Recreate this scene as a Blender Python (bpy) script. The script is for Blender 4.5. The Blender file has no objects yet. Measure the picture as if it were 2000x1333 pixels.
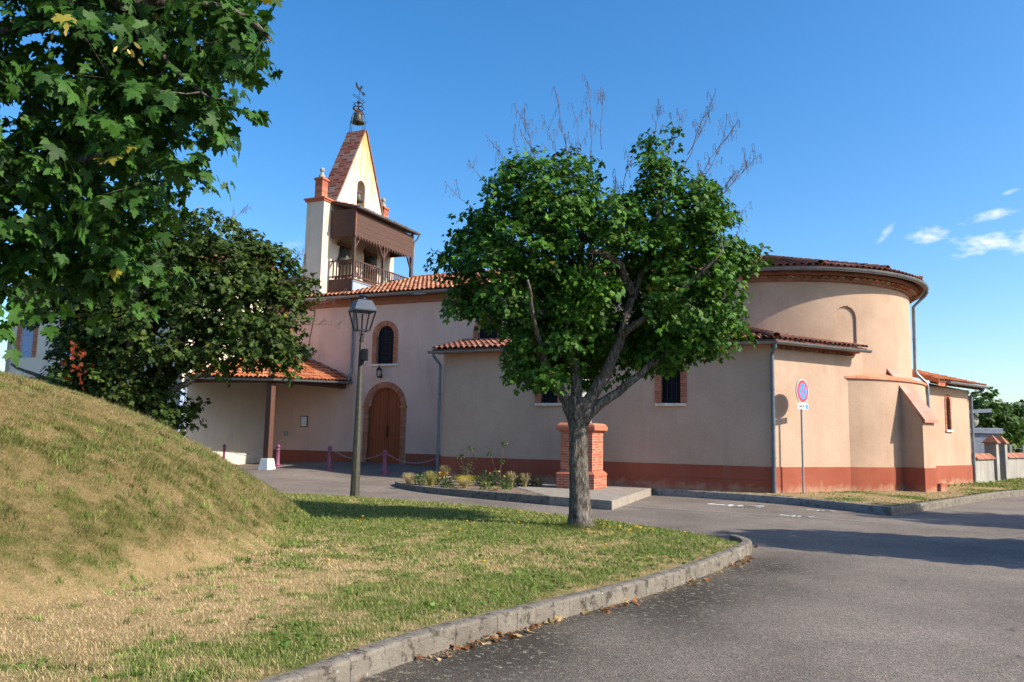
import bpy, bmesh, math, random
import numpy as np
from mathutils import Vector, Matrix
from mathutils.geometry import tessellate_polygon
random.seed(7)
RNG = np.random.default_rng(7)
SC = bpy.context.scene
COL = SC.collection

# ------------------------------------------------------------------ camera
cam_d = bpy.data.cameras.new("camera")
cam = bpy.data.objects.new("camera", cam_d)
COL.objects.link(cam)
cam_d.lens = 28.0
cam_d.sensor_width = 36.0
cam_d.clip_start = 0.05
cam_d.clip_end = 3000
_p = math.atan(186.5/1555.6)
_roll = 0.02
F = Vector((0, math.cos(_p), math.sin(_p)))
R0 = Vector((1, 0, 0)); U0 = Vector((0, -math.sin(_p), math.cos(_p)))
RR = R0*math.cos(_roll) + U0*math.sin(_roll)
UU = U0*math.cos(_roll) - R0*math.sin(_roll)
cam.matrix_world = Matrix(((RR.x, UU.x, -F.x, 0), (RR.y, UU.y, -F.y, 0), (RR.z, UU.z, -F.z, 1.5), (0, 0, 0, 1)))
SC.camera = cam

# ------------------------------------------------------------------ sky, sun, exposure
SUN_EL = math.radians(34.5)
SUN_AZ = math.radians(-21)             # in the ground plane, from +x
S2 = Vector((math.cos(SUN_EL)*math.cos(SUN_AZ), math.cos(SUN_EL)*math.sin(SUN_AZ), math.sin(SUN_EL)))
world = bpy.data.worlds.new("World")
SC.world = world
world.use_nodes = True
wn = world.node_tree.nodes; wl = world.node_tree.links
wn.clear()
w_out = wn.new("ShaderNodeOutputWorld"); w_bg = wn.new("ShaderNodeBackground")
w_sky = wn.new("ShaderNodeTexSky")
w_sky.sky_type = 'NISHITA'; w_sky.sun_disc = False
w_sky.sun_elevation = SUN_EL
w_sky.sun_rotation = math.pi/2 - SUN_AZ
w_sky.altitude = 100; w_sky.air_density = 1.0; w_sky.dust_density = 1.3; w_sky.ozone_density = 3.2
w_hsv = wn.new("ShaderNodeHueSaturation")
w_hsv.inputs['Saturation'].default_value = 1.32
w_hsv.inputs['Value'].default_value = 1.0
wl.new(w_sky.outputs[0], w_hsv.inputs['Color'])
w_tc = wn.new("ShaderNodeTexCoord")
def wmath(op, a, b=None, clamp=False):
    n = wn.new("ShaderNodeMath"); n.operation = op; n.use_clamp = clamp
    for i, s in enumerate((a, b)):
        if s is None: continue
        if isinstance(s, (int, float)): n.inputs[i].default_value = s
        else: wl.new(s, n.inputs[i])
    return n.outputs[0]
def wvec(op, a, b):
    n = wn.new("ShaderNodeVectorMath"); n.operation = op
    for i, s in enumerate((a, b)):
        if isinstance(s, (tuple, Vector)): n.inputs[i].default_value = tuple(s)
        else: wl.new(s, n.inputs[i])
    return n
w_noise = wn.new("ShaderNodeTexNoise"); w_noise.inputs['Scale'].default_value = 26
w_noise.inputs['Detail'].default_value = 9; w_noise.inputs['Roughness'].default_value = 0.62
w_map = wn.new("ShaderNodeMapping"); w_map.inputs['Scale'].default_value = (1, 1, 2.1)
wl.new(w_tc.outputs['Generated'], w_map.inputs[0]); wl.new(w_map.outputs[0], w_noise.inputs['Vector'])
cloud = None
# (azimuth from +y to the right, elevation, half width, half height, tilt) in degrees
for az, el, hw, hh, tilt, amt in ((31.3, 12.5, 2.0, .72, 3, 1.0), (33.6, 12.5, 1.6, .75, 4, 1.0), (32.4, 14.25, 1.9, .33, 9, .95), (27.9, 13.3, 1.15, .55, 6, .9),
                                  (25.6, 13.7, .75, .22, 48, .45), (32.7, 15.4, .45, .13, 15, .5), (24.2, 12.2, .5, .12, 4, .25), (-16.2, 12.7, 1.3, .7, 10, .22),
                                  (-11.0, 12.4, 1.2, .5, 5, .12), (37.5, 13.5, 2.6, 1.2, 3, 1.0), (44, 16, 4.5, 1.0, 4, .9)):
    a = math.radians(az); e = math.radians(el)
    d = Vector((math.sin(a)*math.cos(e), math.cos(a)*math.cos(e), math.sin(e)))
    side = Vector((math.cos(a), -math.sin(a), 0)); up = side.cross(d)*1.0
    if up.z < 0: up = -up
    t = math.radians(tilt)
    s2 = side*math.cos(t) + up*math.sin(t); u2 = up*math.cos(t) - side*math.sin(t)
    dx = wvec('DOT_PRODUCT', w_tc.outputs['Generated'], s2).outputs['Value']
    dy = wvec('DOT_PRODUCT', w_tc.outputs['Generated'], u2).outputs['Value']
    dd = wvec('DOT_PRODUCT', w_tc.outputs['Generated'], d).outputs['Value']
    x = wmath('DIVIDE', wmath('SUBTRACT', dx, d.dot(s2)), math.radians(hw))
    y = wmath('DIVIDE', wmath('SUBTRACT', dy, d.dot(u2)), math.radians(hh))
    r2 = wmath('ADD', wmath('MULTIPLY', x, x), wmath('MULTIPLY', y, y))
    m = wmath('SUBTRACT', 1.0, r2)
    m = wmath('ADD', wmath('MULTIPLY', m, 0.55), wmath('MULTIPLY', wmath('SUBTRACT', w_noise.outputs[0], 0.5), 4.2))
    m = wmath('MULTIPLY', m, wmath('GREATER_THAN', dd, 0.5))
    m = wmath('MULTIPLY', wmath('POWER', wmath('MULTIPLY', m, .95, True), 1.25), amt, True)
    cloud = m if cloud is None else wmath('MAXIMUM', cloud, m)
w_mix = wn.new("ShaderNodeMixRGB")
w_mix.inputs[2].default_value = (5.0, 5.1, 5.2, 1)
wl.new(wmath('MULTIPLY', cloud, 0.9), w_mix.inputs[0]); wl.new(w_hsv.outputs[0], w_mix.inputs[1])
wl.new(w_mix.outputs[0], w_bg.inputs[0])
w_bg.inputs[1].default_value = 0.094
wl.new(w_bg.outputs[0], w_out.inputs[0])

sun_d = bpy.data.lights.new("sun", 'SUN'); sun = bpy.data.objects.new("sun", sun_d)
COL.objects.link(sun)
sun_d.energy = 3.2; sun_d.angle = math.radians(0.55); sun_d.color = (1.0, 0.895, 0.745)
sun.rotation_euler = S2.to_track_quat('Z', 'Y').to_euler()
SC.view_settings.view_transform = 'Standard'
SC.view_settings.look = 'None'
SC.view_settings.exposure = 1.36
SC.view_settings.gamma = 1.0

# ------------------------------------------------------------------ materials
def new_mat(name):
    m = bpy.data.materials.new(name); m.use_nodes = True
    nt = m.node_tree
    return m, nt, nt.nodes, nt.links, nt.nodes["Principled BSDF"]
def ramp(n, stops):
    r = n.new("ShaderNodeValToRGB")
    els = r.color_ramp.elements
    while len(els) < len(stops): els.new(0.5)
    for e, (p, c) in zip(els, stops):
        e.position = p; e.color = (*c, 1) if len(c) == 3 else c
    return r
def noise(n, l, scale, detail=4, rough=.55, vec=None, sc=None, dist=0):
    t = n.new("ShaderNodeTexNoise"); t.inputs['Scale'].default_value = scale
    t.inputs['Detail'].default_value = detail; t.inputs['Roughness'].default_value = rough
    t.inputs['Distortion'].default_value = dist
    if vec is not None:
        if sc is not None:
            mp = n.new("ShaderNodeMapping"); mp.inputs['Scale'].default_value = sc
            l.new(vec, mp.inputs[0]); vec = mp.outputs[0]
        l.new(vec, t.inputs['Vector'])
    return t.outputs['Fac']
def mix(n, l, fac, a, b, mode='MIX'):
    x = n.new("ShaderNodeMixRGB"); x.blend_type = mode
    for i, s in enumerate((fac, a, b)):
        if isinstance(s, (int, float)): x.inputs[i].default_value = s
        elif isinstance(s, tuple): x.inputs[i].default_value = (*s, 1) if len(s) == 3 else s
        else: l.new(s, x.inputs[i])
    return x.outputs[0]
def bump(n, l, b, h, strength, dist=0.01):
    x = n.new("ShaderNodeBump"); x.inputs['Strength'].default_value = strength; x.inputs['Distance'].default_value = dist
    l.new(h, x.inputs['Height']); l.new(x.outputs[0], b.inputs['Normal'])
def geo_pos(n):
    return n.new("ShaderNodeNewGeometry").outputs['Position']
def island(n):
    return n.new("ShaderNodeNewGeometry").outputs['Random Per Island']

def stucco(name, c, c2, stain=(.3, .25, .2), stain_amt=.35, bumps=.55, scale=85, splash=None, high=None):
    m, nt, n, l, b = new_mat(name)
    p = geo_pos(n)
    big = ramp(n, [(.35, c), (.68, c2)]); l.new(noise(n, l, .9, 5, .6, p), big.inputs[0])
    st = ramp(n, [(.52, (0, 0, 0)), (.78, (1, 1, 1))]); l.new(noise(n, l, 1.0, 6, .65, p, (2.6, 2.6, .35)), st.inputs[0])
    stf = n.new("ShaderNodeMath"); stf.operation = 'MULTIPLY'; stf.inputs[1].default_value = stain_amt
    l.new(st.outputs[0], stf.inputs[0])
    col = mix(n, l, stf.outputs[0], big.outputs[0], stain)
    fine = noise(n, l, scale, 3, .6, p)
    fr = ramp(n, [(.3, (.80, .80, .80)), (.62, (1.05, 1.05, 1.05))]); l.new(fine, fr.inputs[0])
    col = mix(n, l, 1.0, col, fr.outputs[0], 'MULTIPLY')
    if high:                             # rusty ochre lichen runs on the exposed gable
        sx = n.new("ShaderNodeSeparateXYZ"); l.new(p, sx.inputs[0])
        mr = n.new("ShaderNodeMapRange"); mr.inputs['From Min'].default_value = 11.4; mr.inputs['From Max'].default_value = 15.2
        mr.inputs['To Min'].default_value = -.06; mr.inputs['To Max'].default_value = .16; l.new(sx.outputs['Z'], mr.inputs['Value'])
        ad = n.new("ShaderNodeMath"); ad.operation = 'ADD'; l.new(mr.outputs[0], ad.inputs[0]); l.new(noise(n, l, 1.6, 6, .65, p, (2.2, 2.2, .22)), ad.inputs[1])
        sr = ramp(n, [(.52, (0, 0, 0)), (.70, (.85, .85, .85))]); l.new(ad.outputs[0], sr.inputs[0])
        col = mix(n, l, sr.outputs[0], col, high)
    if splash:
        sx = n.new("ShaderNodeSeparateXYZ"); l.new(p, sx.inputs[0])
        mr = n.new("ShaderNodeMapRange"); mr.inputs['From Min'].default_value = .02; mr.inputs['From Max'].default_value = .5
        mr.inputs['To Min'].default_value = .52; mr.inputs['To Max'].default_value = 0; l.new(sx.outputs['Z'], mr.inputs['Value'])
        ad = n.new("ShaderNodeMath"); ad.operation = 'ADD'; l.new(mr.outputs[0], ad.inputs[0]); l.new(noise(n, l, 3.2, 7, .7, p), ad.inputs[1])
        sr = ramp(n, [(.74, (0, 0, 0)), (1.0, (.8, .8, .8))]); l.new(ad.outputs[0], sr.inputs[0])
        col = mix(n, l, sr.outputs[0], col, splash)
    l.new(col, b.inputs['Base Color']); b.inputs['Roughness'].default_value = .93
    b.inputs['Specular IOR Level'].default_value = .15
    bump(n, l, b, fine, bumps, .012)
    return m
def plain(name, c, rough=.6, metal=0.0, var=.12, scale=12, bumpy=0, spec=.4):
    m, nt, n, l, b = new_mat(name)
    p = geo_pos(n)
    f = noise(n, l, scale, 5, .6, p)
    lo = tuple(x*(1-var*1.6) for x in c); hi = tuple(min(1, x*(1+var)) for x in c)
    r = ramp(n, [(.3, lo), (.7, hi)]); l.new(f, r.inputs[0])
    l.new(r.outputs[0], b.inputs['Base Color'])
    b.inputs['Roughness'].default_value = rough; b.inputs['Metallic'].default_value = metal
    b.inputs['Specular IOR Level'].default_value = spec
    if bumpy: bump(n, l, b, noise(n, l, scale*6, 4, .6, p), bumpy, .01)
    return m
def islandmat(name, stops, rough=.85, dirt=(.10, .085, .07), dirt_amt=.5, dscale=5, bumpy=.35, lichen=None):
    m, nt, n, l, b = new_mat(name)
    p = geo_pos(n)
    r = ramp(n, stops); l.new(island(n), r.inputs[0])
    d = ramp(n, [(.5, (0, 0, 0)), (.72, (1, 1, 1))]); l.new(noise(n, l, dscale, 6, .65, p), d.inputs[0])
    df = n.new("ShaderNodeMath"); df.operation = 'MULTIPLY'; df.inputs[1].default_value = dirt_amt; l.new(d.outputs[0], df.inputs[0])
    col = mix(n, l, df.outputs[0], r.outputs[0], dirt)
    if lichen:
        k = ramp(n, [(.62, (0, 0, 0)), (.70, (1, 1, 1))]); l.new(noise(n, l, 3.1, 7, .7, p), k.inputs[0])
        kf = n.new("ShaderNodeMath"); kf.operation = 'MULTIPLY'; kf.inputs[1].default_value = lichen[3]; l.new(k.outputs[0], kf.inputs[0])
        col = mix(n, l, kf.outputs[0], col, lichen[:3])
    l.new(col, b.inputs['Base Color']); b.inputs['Roughness'].default_value = rough
    b.inputs['Specular IOR Level'].default_value = .2
    bump(n, l, b, noise(n, l, 60, 4, .6, p), bumpy, .006)
    return m
def wood(name, c, c2, axis_scale=(14, 14, 1.2), rough=.75, plank=None):
    m, nt, n, l, b = new_mat(name)
    tc = n.new("ShaderNodeTexCoord").outputs['Object']
    g = noise(n, l, 2.5, 7, .65, tc, axis_scale, .4)
    r = ramp(n, [(.3, c), (.7, c2)]); l.new(g, r.inputs[0])
    l.new(r.outputs[0], b.inputs['Base Color']); b.inputs['Roughness'].default_value = rough
    b.inputs['Specular IOR Level'].default_value = .25
    bump(n, l, b, g, .25, .006)
    return m
def attrmat(name, transl=.25, rough=.5, spec=.3, tint=(1.25, 1.25, .6), coat=0):
    m, nt, n, l, b = new_mat(name)
    a = n.new("ShaderNodeAttribute"); a.attribute_name = "Col"
    l.new(a.outputs['Color'], b.inputs['Base Color']); b.inputs['Roughness'].default_value = rough
    b.inputs['Specular IOR Level'].default_value = spec
    if transl > 0:
        t = n.new("ShaderNodeBsdfTranslucent"); l.new(mix(n, l, 1.0, a.outputs['Color'], tint, 'MULTIPLY'), t.inputs[0])
        mx = n.new("ShaderNodeMixShader"); mx.inputs[0].default_value = transl
        l.new(b.outputs[0], mx.inputs[1]); l.new(t.outputs[0], mx.inputs[2])
        l.new(mx.outputs[0], n["Material Output"].inputs[0])
    return m

M = {}
M['stucco_nave'] = stucco('stucco_nave', (.60, .40, .325), (.69, .47, .385), (.40, .265, .21), .4)
M['stucco_aisle'] = stucco('stucco_aisle', (.46, .325, .24), (.53, .38, .285), (.35, .24, .18), .33, 1.0, 55)
M['stucco_apse'] = stucco('stucco_apse', (.43, .30, .215), (.51, .365, .265), (.34, .22, .145), .45, 1.0, 58)
M['stucco_cream'] = stucco('stucco_cream', (.50, .44, .34), (.56, .50, .39), (.36, .31, .24), .3)
M['stucco_tower'] = stucco('stucco_tower', (.57, .49, .41), (.66, .575, .475), (.40, .29, .14), .5, high=(.43, .27, .06))
M['stucco_house'] = stucco('stucco_house', (.62, .56, .47), (.70, .64, .54), (.45, .40, .33), .3)
M['plinth'] = stucco('plinth_red', (.285, .078, .047), (.345, .105, .064), (.27, .14, .095), .5, .8, 85, (.40, .255, .17))
M['cem_wall'] = stucco('cemetery_render', (.27, .255, .23), (.36, .345, .31), (.10, .095, .085), .8)
TILE = [(0, (.20, .07, .04)), (.25, (.33, .11, .055)), (.55, (.42, .16, .08)), (.8, (.50, .25, .15)), (.92, (.44, .30, .20)), (1, (.25, .11, .08))]
M['tile'] = islandmat('roof_tile', TILE, .85, (.13, .07, .045), .45, 4, .4, (.32, .27, .17, .25))
M['tile_old'] = islandmat('roof_tile_old', [(0, (.15, .06, .045)), (.4, (.24, .095, .065)), (.7, (.32, .15, .10)), (1, (.20, .10, .08))], .9, (.07, .05, .04), .6, 4, .5, (.30, .25, .17, .5))
M['tile_new'] = islandmat('roof_tile_new', [(0, (.34, .10, .045)), (.5, (.43, .14, .06)), (1, (.50, .20, .10))], .8, (.22, .09, .05), .5)
M['brick_dark'] = islandmat('brick_dark', [(0, (.20, .075, .045)), (.5, (.28, .11, .065)), (1, (.33, .15, .10))], .9, (.13, .075, .055), .5)
M['tile_under'] = plain('tile_channel', (.17, .065, .04), .95, 0, .2, 8)
M['ledge'] = islandmat('ledge_tile', [(0, (.50, .19, .105)), (1, (.58, .26, .155))], .8, (.42, .20, .14), .4)
M['coping_pink'] = islandmat('coping_pink', [(0, (.44, .20, .15)), (1, (.53, .28, .22))], .85, (.36, .18, .14), .5)
BR = [(0, (.32, .105, .055)), (.35, (.42, .15, .08)), (.7, (.47, .20, .11)), (1, (.36, .14, .09))]
M['brick'] = islandmat('brick', BR, .9, (.2, .1, .07), .3)
M['brick_pink'] = islandmat('brick_pink', [(0, (.33, .095, .055)), (.5, (.40, .13, .078)), (1, (.46, .185, .115))], .9, (.30, .11, .07), .35)
M['mortar'] = plain('mortar', (.52, .43, .35), .95, 0, .12, 20)
M['mortar_dark'] = plain('mortar_dark', (.34, .22, .16), .95, 0, .12, 20)
M['zinc'] = plain('zinc', (.21, .235, .26), .42, .55, .16, 5, 0, .5)
M['zinc_light'] = plain('zinc_light', (.42, .50, .58), .45, .3, .1, 5)
M['pipe_blue'] = plain('pipe_blue', (.13, .17, .205), .45, .35, .14, 6)
M['wood_dark'] = wood('wood_dark', (.075, .036, .026), (.125, .062, .045))
M['wood_gallery'] = wood('wood_gallery', (.058, .032, .025), (.108, .06, .047), (1.2, 1.2, 30))
M['wood_door'] = wood('wood_door', (.24, .058, .02), (.34, .085, .03))
M['stone'] = plain('white_stone', (.62, .57, .48), .85, 0, .16, 9, .3)
M['stone_grey'] = plain('lichen_stone', (.30, .285, .235), .9, 0, .3, 14, .5)
M['white'] = plain('white_paint', (.78, .77, .73), .6, 0, .06, 7)
M['white_statue'] = plain('white_statue', (.46, .44, .40), .6, 0, .1, 6)
M['glass_dark'] = plain('dark_leaded_glass', (.012, .012, .016), .6, 0, .3, 20, 0, .12)
M['iron'] = plain('black_iron', (.018, .018, .02), .5, .4, .2, 12)
M['bronze'] = plain('old_bronze', (.075, .07, .055), .55, .6, .35, 9)
M['lamp_blue'] = plain('lamp_dark_blue', (.025, .038, .062), .4, .2, .15, 7)
M['lamp_post'] = plain('lamp_post_olive', (.052, .050, .034), .6, .0, .22, 9)
M['purple'] = plain('purple_paint', (.205, .06, .12), .5, 0, .15, 12)
M['chain'] = plain('chain_grey', (.30, .29, .33), .45, .5, .1, 12)
M['galv'] = plain('galvanised', (.34, .35, .37), .45, .6, .1, 10)
M['shutter'] = plain('shutter_blue', (.27, .36, .55), .6, 0, .1, 10)
M['paper'] = plain('paper', (.66, .66, .66), .8, 0, .06, 10)
M['tomb'] = plain('tomb_grey', (.20, .23, .29), .6, 0, .2, 8)
M['leafmat'] = attrmat('maple_leaf', .2, .55, .17, (1.3, 1.25, .5))
M['grassmat'] = attrmat('grass_blade', .2, .75, .12, (1.1, 1.15, .7))
M['petal'] = attrmat('plant_leaf', .25, .6, .2)
M['twig'] = plain('twig', (.14, .085, .07), .9, 0, .2, 20)
M['deadtwig'] = plain('dead_twig', (.13, .085, .075), .9, 0, .2, 20)
M['red'] = plain('sign_red', (.62, .03, .055), .35, 0, .05, 6)
M['blue'] = plain('sign_blue', (.01, .27, .75), .35, 0, .05, 6)
M['black'] = plain('sign_black', (.02, .02, .03), .5, 0, .05, 6)
M['road_paint'] = plain('road_paint', (.80, .80, .79), .8, 0, .12, 25, .3)
M['road_line'] = plain('worn_road_line', (.30, .27, .24), .95, 0, .3, 18, .3)
M['soil'] = plain('soil', (.19, .14, .095), 1.0, 0, .35, 12, .8)

def bark_mat():
    m, nt, n, l, b = new_mat('maple_bark')
    p = geo_pos(n)
    f = noise(n, l, 9, 8, .7, p, (3.2, 3.2, .8), .7)
    r = ramp(n, [(.34, (.028, .023, .018)), (.47, (.105, .088, .072)), (.60, (.26, .235, .21)), (.74, (.43, .41, .39))]); l.new(f, r.inputs[0])
    k = ramp(n, [(.60, (0, 0, 0)), (.68, (.75, .75, .75))]); l.new(noise(n, l, 4.5, 6, .7, p), k.inputs[0])
    col = mix(n, l, k.outputs[0], r.outputs[0], (.19, .17, .09))
    k2 = ramp(n, [(.69, (0, 0, 0)), (.73, (.8, .8, .8))]); l.new(noise(n, l, 6.5, 6, .7, p), k2.inputs[0])
    col = mix(n, l, k2.outputs[0], col, (.33, .17, .03))
    l.new(col, b.inputs['Base Color']); b.inputs['Roughness'].default_value = .95; b.inputs['Specular IOR Level'].default_value = .1
    bump(n, l, b, f, 1.0, .07)
    return m
M['bark'] = bark_mat()

def asphalt():
    m, nt, n, l, b = new_mat('asphalt')
    p = geo_pos(n)
    big = ramp(n, [(.32, (.128, .109, .093)), (.66, (.228, .196, .168))]); l.new(noise(n, l, .42, 8, .68, p), big.inputs[0])
    v = n.new("ShaderNodeTexVoronoi"); v.inputs['Scale'].default_value = 75; l.new(p, v.inputs['Vector'])
    vr = ramp(n, [(0, (.55, .55, .55)), (.5, (.95, .95, .95)), (1, (1.75, 1.7, 1.6))]); l.new(v.outputs['Color'], vr.inputs[0])
    col = mix(n, l, 1.0, big.outputs[0], vr.outputs[0], 'MULTIPLY')
    # dark worn, mossy strip with pale lichen specks along the kerb
    a = n.new("ShaderNodeAttribute"); a.attribute_name = "Col"
    moss = mix(n, l, 1.0, col, (.27, .26, .235), 'MULTIPLY')
    col = mix(n, l, a.outputs['Fac'], col, moss)
    sp = ramp(n, [(.56, (0, 0, 0)), (.61, (1, 1, 1))]); l.new(noise(n, l, 17, 7, .8, p), sp.inputs[0])
    spf = n.new("ShaderNodeMath"); spf.operation = 'MULTIPLY'; l.new(sp.outputs[0], spf.inputs[0]); l.new(a.outputs['Fac'], spf.inputs[1])
    spf2 = n.new("ShaderNodeMath"); spf2.operation = 'MULTIPLY'; spf2.inputs[1].default_value = .95; l.new(spf.outputs[0], spf2.inputs[0])
    col = mix(n, l, spf2.outputs[0], col, (.31, .31, .23))
    sep = n.new("ShaderNodeSeparateColor"); l.new(a.outputs['Color'], sep.inputs[0])
    # oil spots and patches
    o = ramp(n, [(.69, (0, 0, 0)), (.73, (.6, .6, .6))]); l.new(noise(n, l, 2.3, 4, .5, p), o.inputs[0])
    col = mix(n, l, o.outputs[0], col, (.045, .042, .04))
    l.new(col, b.inputs['Base Color']); b.inputs['Roughness'].default_value = .88; b.inputs['Specular IOR Level'].default_value = .3
    hb = n.new("ShaderNodeMath"); hb.operation = 'ADD'
    l.new(v.outputs['Distance'], hb.inputs[0]); l.new(noise(n, l, 160, 4, .7, p), hb.inputs[1])
    bump(n, l, b, hb.outputs[0], .75, .012)
    return m
M['asphalt'] = asphalt()

def concrete(name, c, c2, dark, orange=True):
    m, nt, n, l, b = new_mat(name)
    p = geo_pos(n)
    r = ramp(n, [(.3, c), (.7, c2)]); l.new(noise(n, l, 3.5, 7, .7, p), r.inputs[0])
    d = ramp(n, [(.53, (0, 0, 0)), (.62, (.85, .85, .85))]); l.new(noise(n, l, 9, 7, .7, p), d.inputs[0])
    col = mix(n, l, d.outputs[0], r.outputs[0], dark)
    if orange:
        k = ramp(n, [(.735, (0, 0, 0)), (.755, (1, 1, 1))]); l.new(noise(n, l, 6, 2, .5, p), k.inputs[0])
        col = mix(n, l, k.outputs[0], col, (.55, .24, .02))
        k = ramp(n, [(.72, (0, 0, 0)), (.74, (.8, .8, .8))]); l.new(noise(n, l, 17, 2, .5, p), k.inputs[0])
        col = mix(n, l, k.outputs[0], col, (.55, .56, .52))
    l.new(col, b.inputs['Base Color']); b.inputs['Roughness'].default_value = .95; b.inputs['Specular IOR Level'].default_value = .15
    bump(n, l, b, noise(n, l, 38, 6, .7, p), .8, .02)
    return m
M['kerb'] = concrete('kerb_concrete', (.135, .12, .10), (.235, .21, .175), (.05, .045, .037))
M['kerb_blue'] = concrete('kerb_grey', (.22, .215, .205), (.31, .305, .29), (.10, .095, .09), False)
M['pad'] = concrete('pad_concrete', (.25, .22, .185), (.33, .295, .25), (.18, .155, .13), False)

def turf(name):
    m, nt, n, l, b = new_mat(name)
    p = geo_pos(n)
    a = n.new("ShaderNodeAttribute"); a.attribute_name = "Col"
    f = ramp(n, [(.3, (.55, .55, .52)), (.7, (1.15, 1.12, 1.05))]); l.new(noise(n, l, 45, 6, .75, p), f.inputs[0])
    l.new(mix(n, l, 1.0, a.outputs['Color'], f.outputs[0], 'MULTIPLY'), b.inputs['Base Color'])
    b.inputs['Roughness'].default_value = 1.0; b.inputs['Specular IOR Level'].default_value = .05
    bump(n, l, b, noise(n, l, 60, 6, .75, p), 1.0, .04)
    return m
M['turf'] = turf('turf')
def field():
    m, nt, n, l, b = new_mat('field_grass')
    p = geo_pos(n)
    r = ramp(n, [(.35, (.07, .12, .022)), (.6, (.12, .16, .04)), (.75, (.24, .21, .08))]); l.new(noise(n, l, .5, 7, .7, p), r.inputs[0])
    l.new(r.outputs[0], b.inputs['Base Color']); b.inputs['Roughness'].default_value = 1
    b.inputs['Specular IOR Level'].default_value = .05
    bump(n, l, b, noise(n, l, 25, 6, .75, p), 1.0, .05)
    return m
M['field'] = field()

# ------------------------------------------------------------------ helpers
A0 = Vector((7.53, 23.0, 0)); UH = Vector((-.9082, .4186, 0)).normalized(); VH = Vector((.4186, .9082, 0)).normalized()
def W3(u, v, z):                      # church frame: u west along the nave, v into the building
    return A0 + UH*u + VH*v + Vector((0, 0, z))
def uv_of(x, y):
    return (x-A0.x)*UH.x + (y-A0.y)*UH.y, (x-A0.x)*VH.x + (y-A0.y)*VH.y

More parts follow.
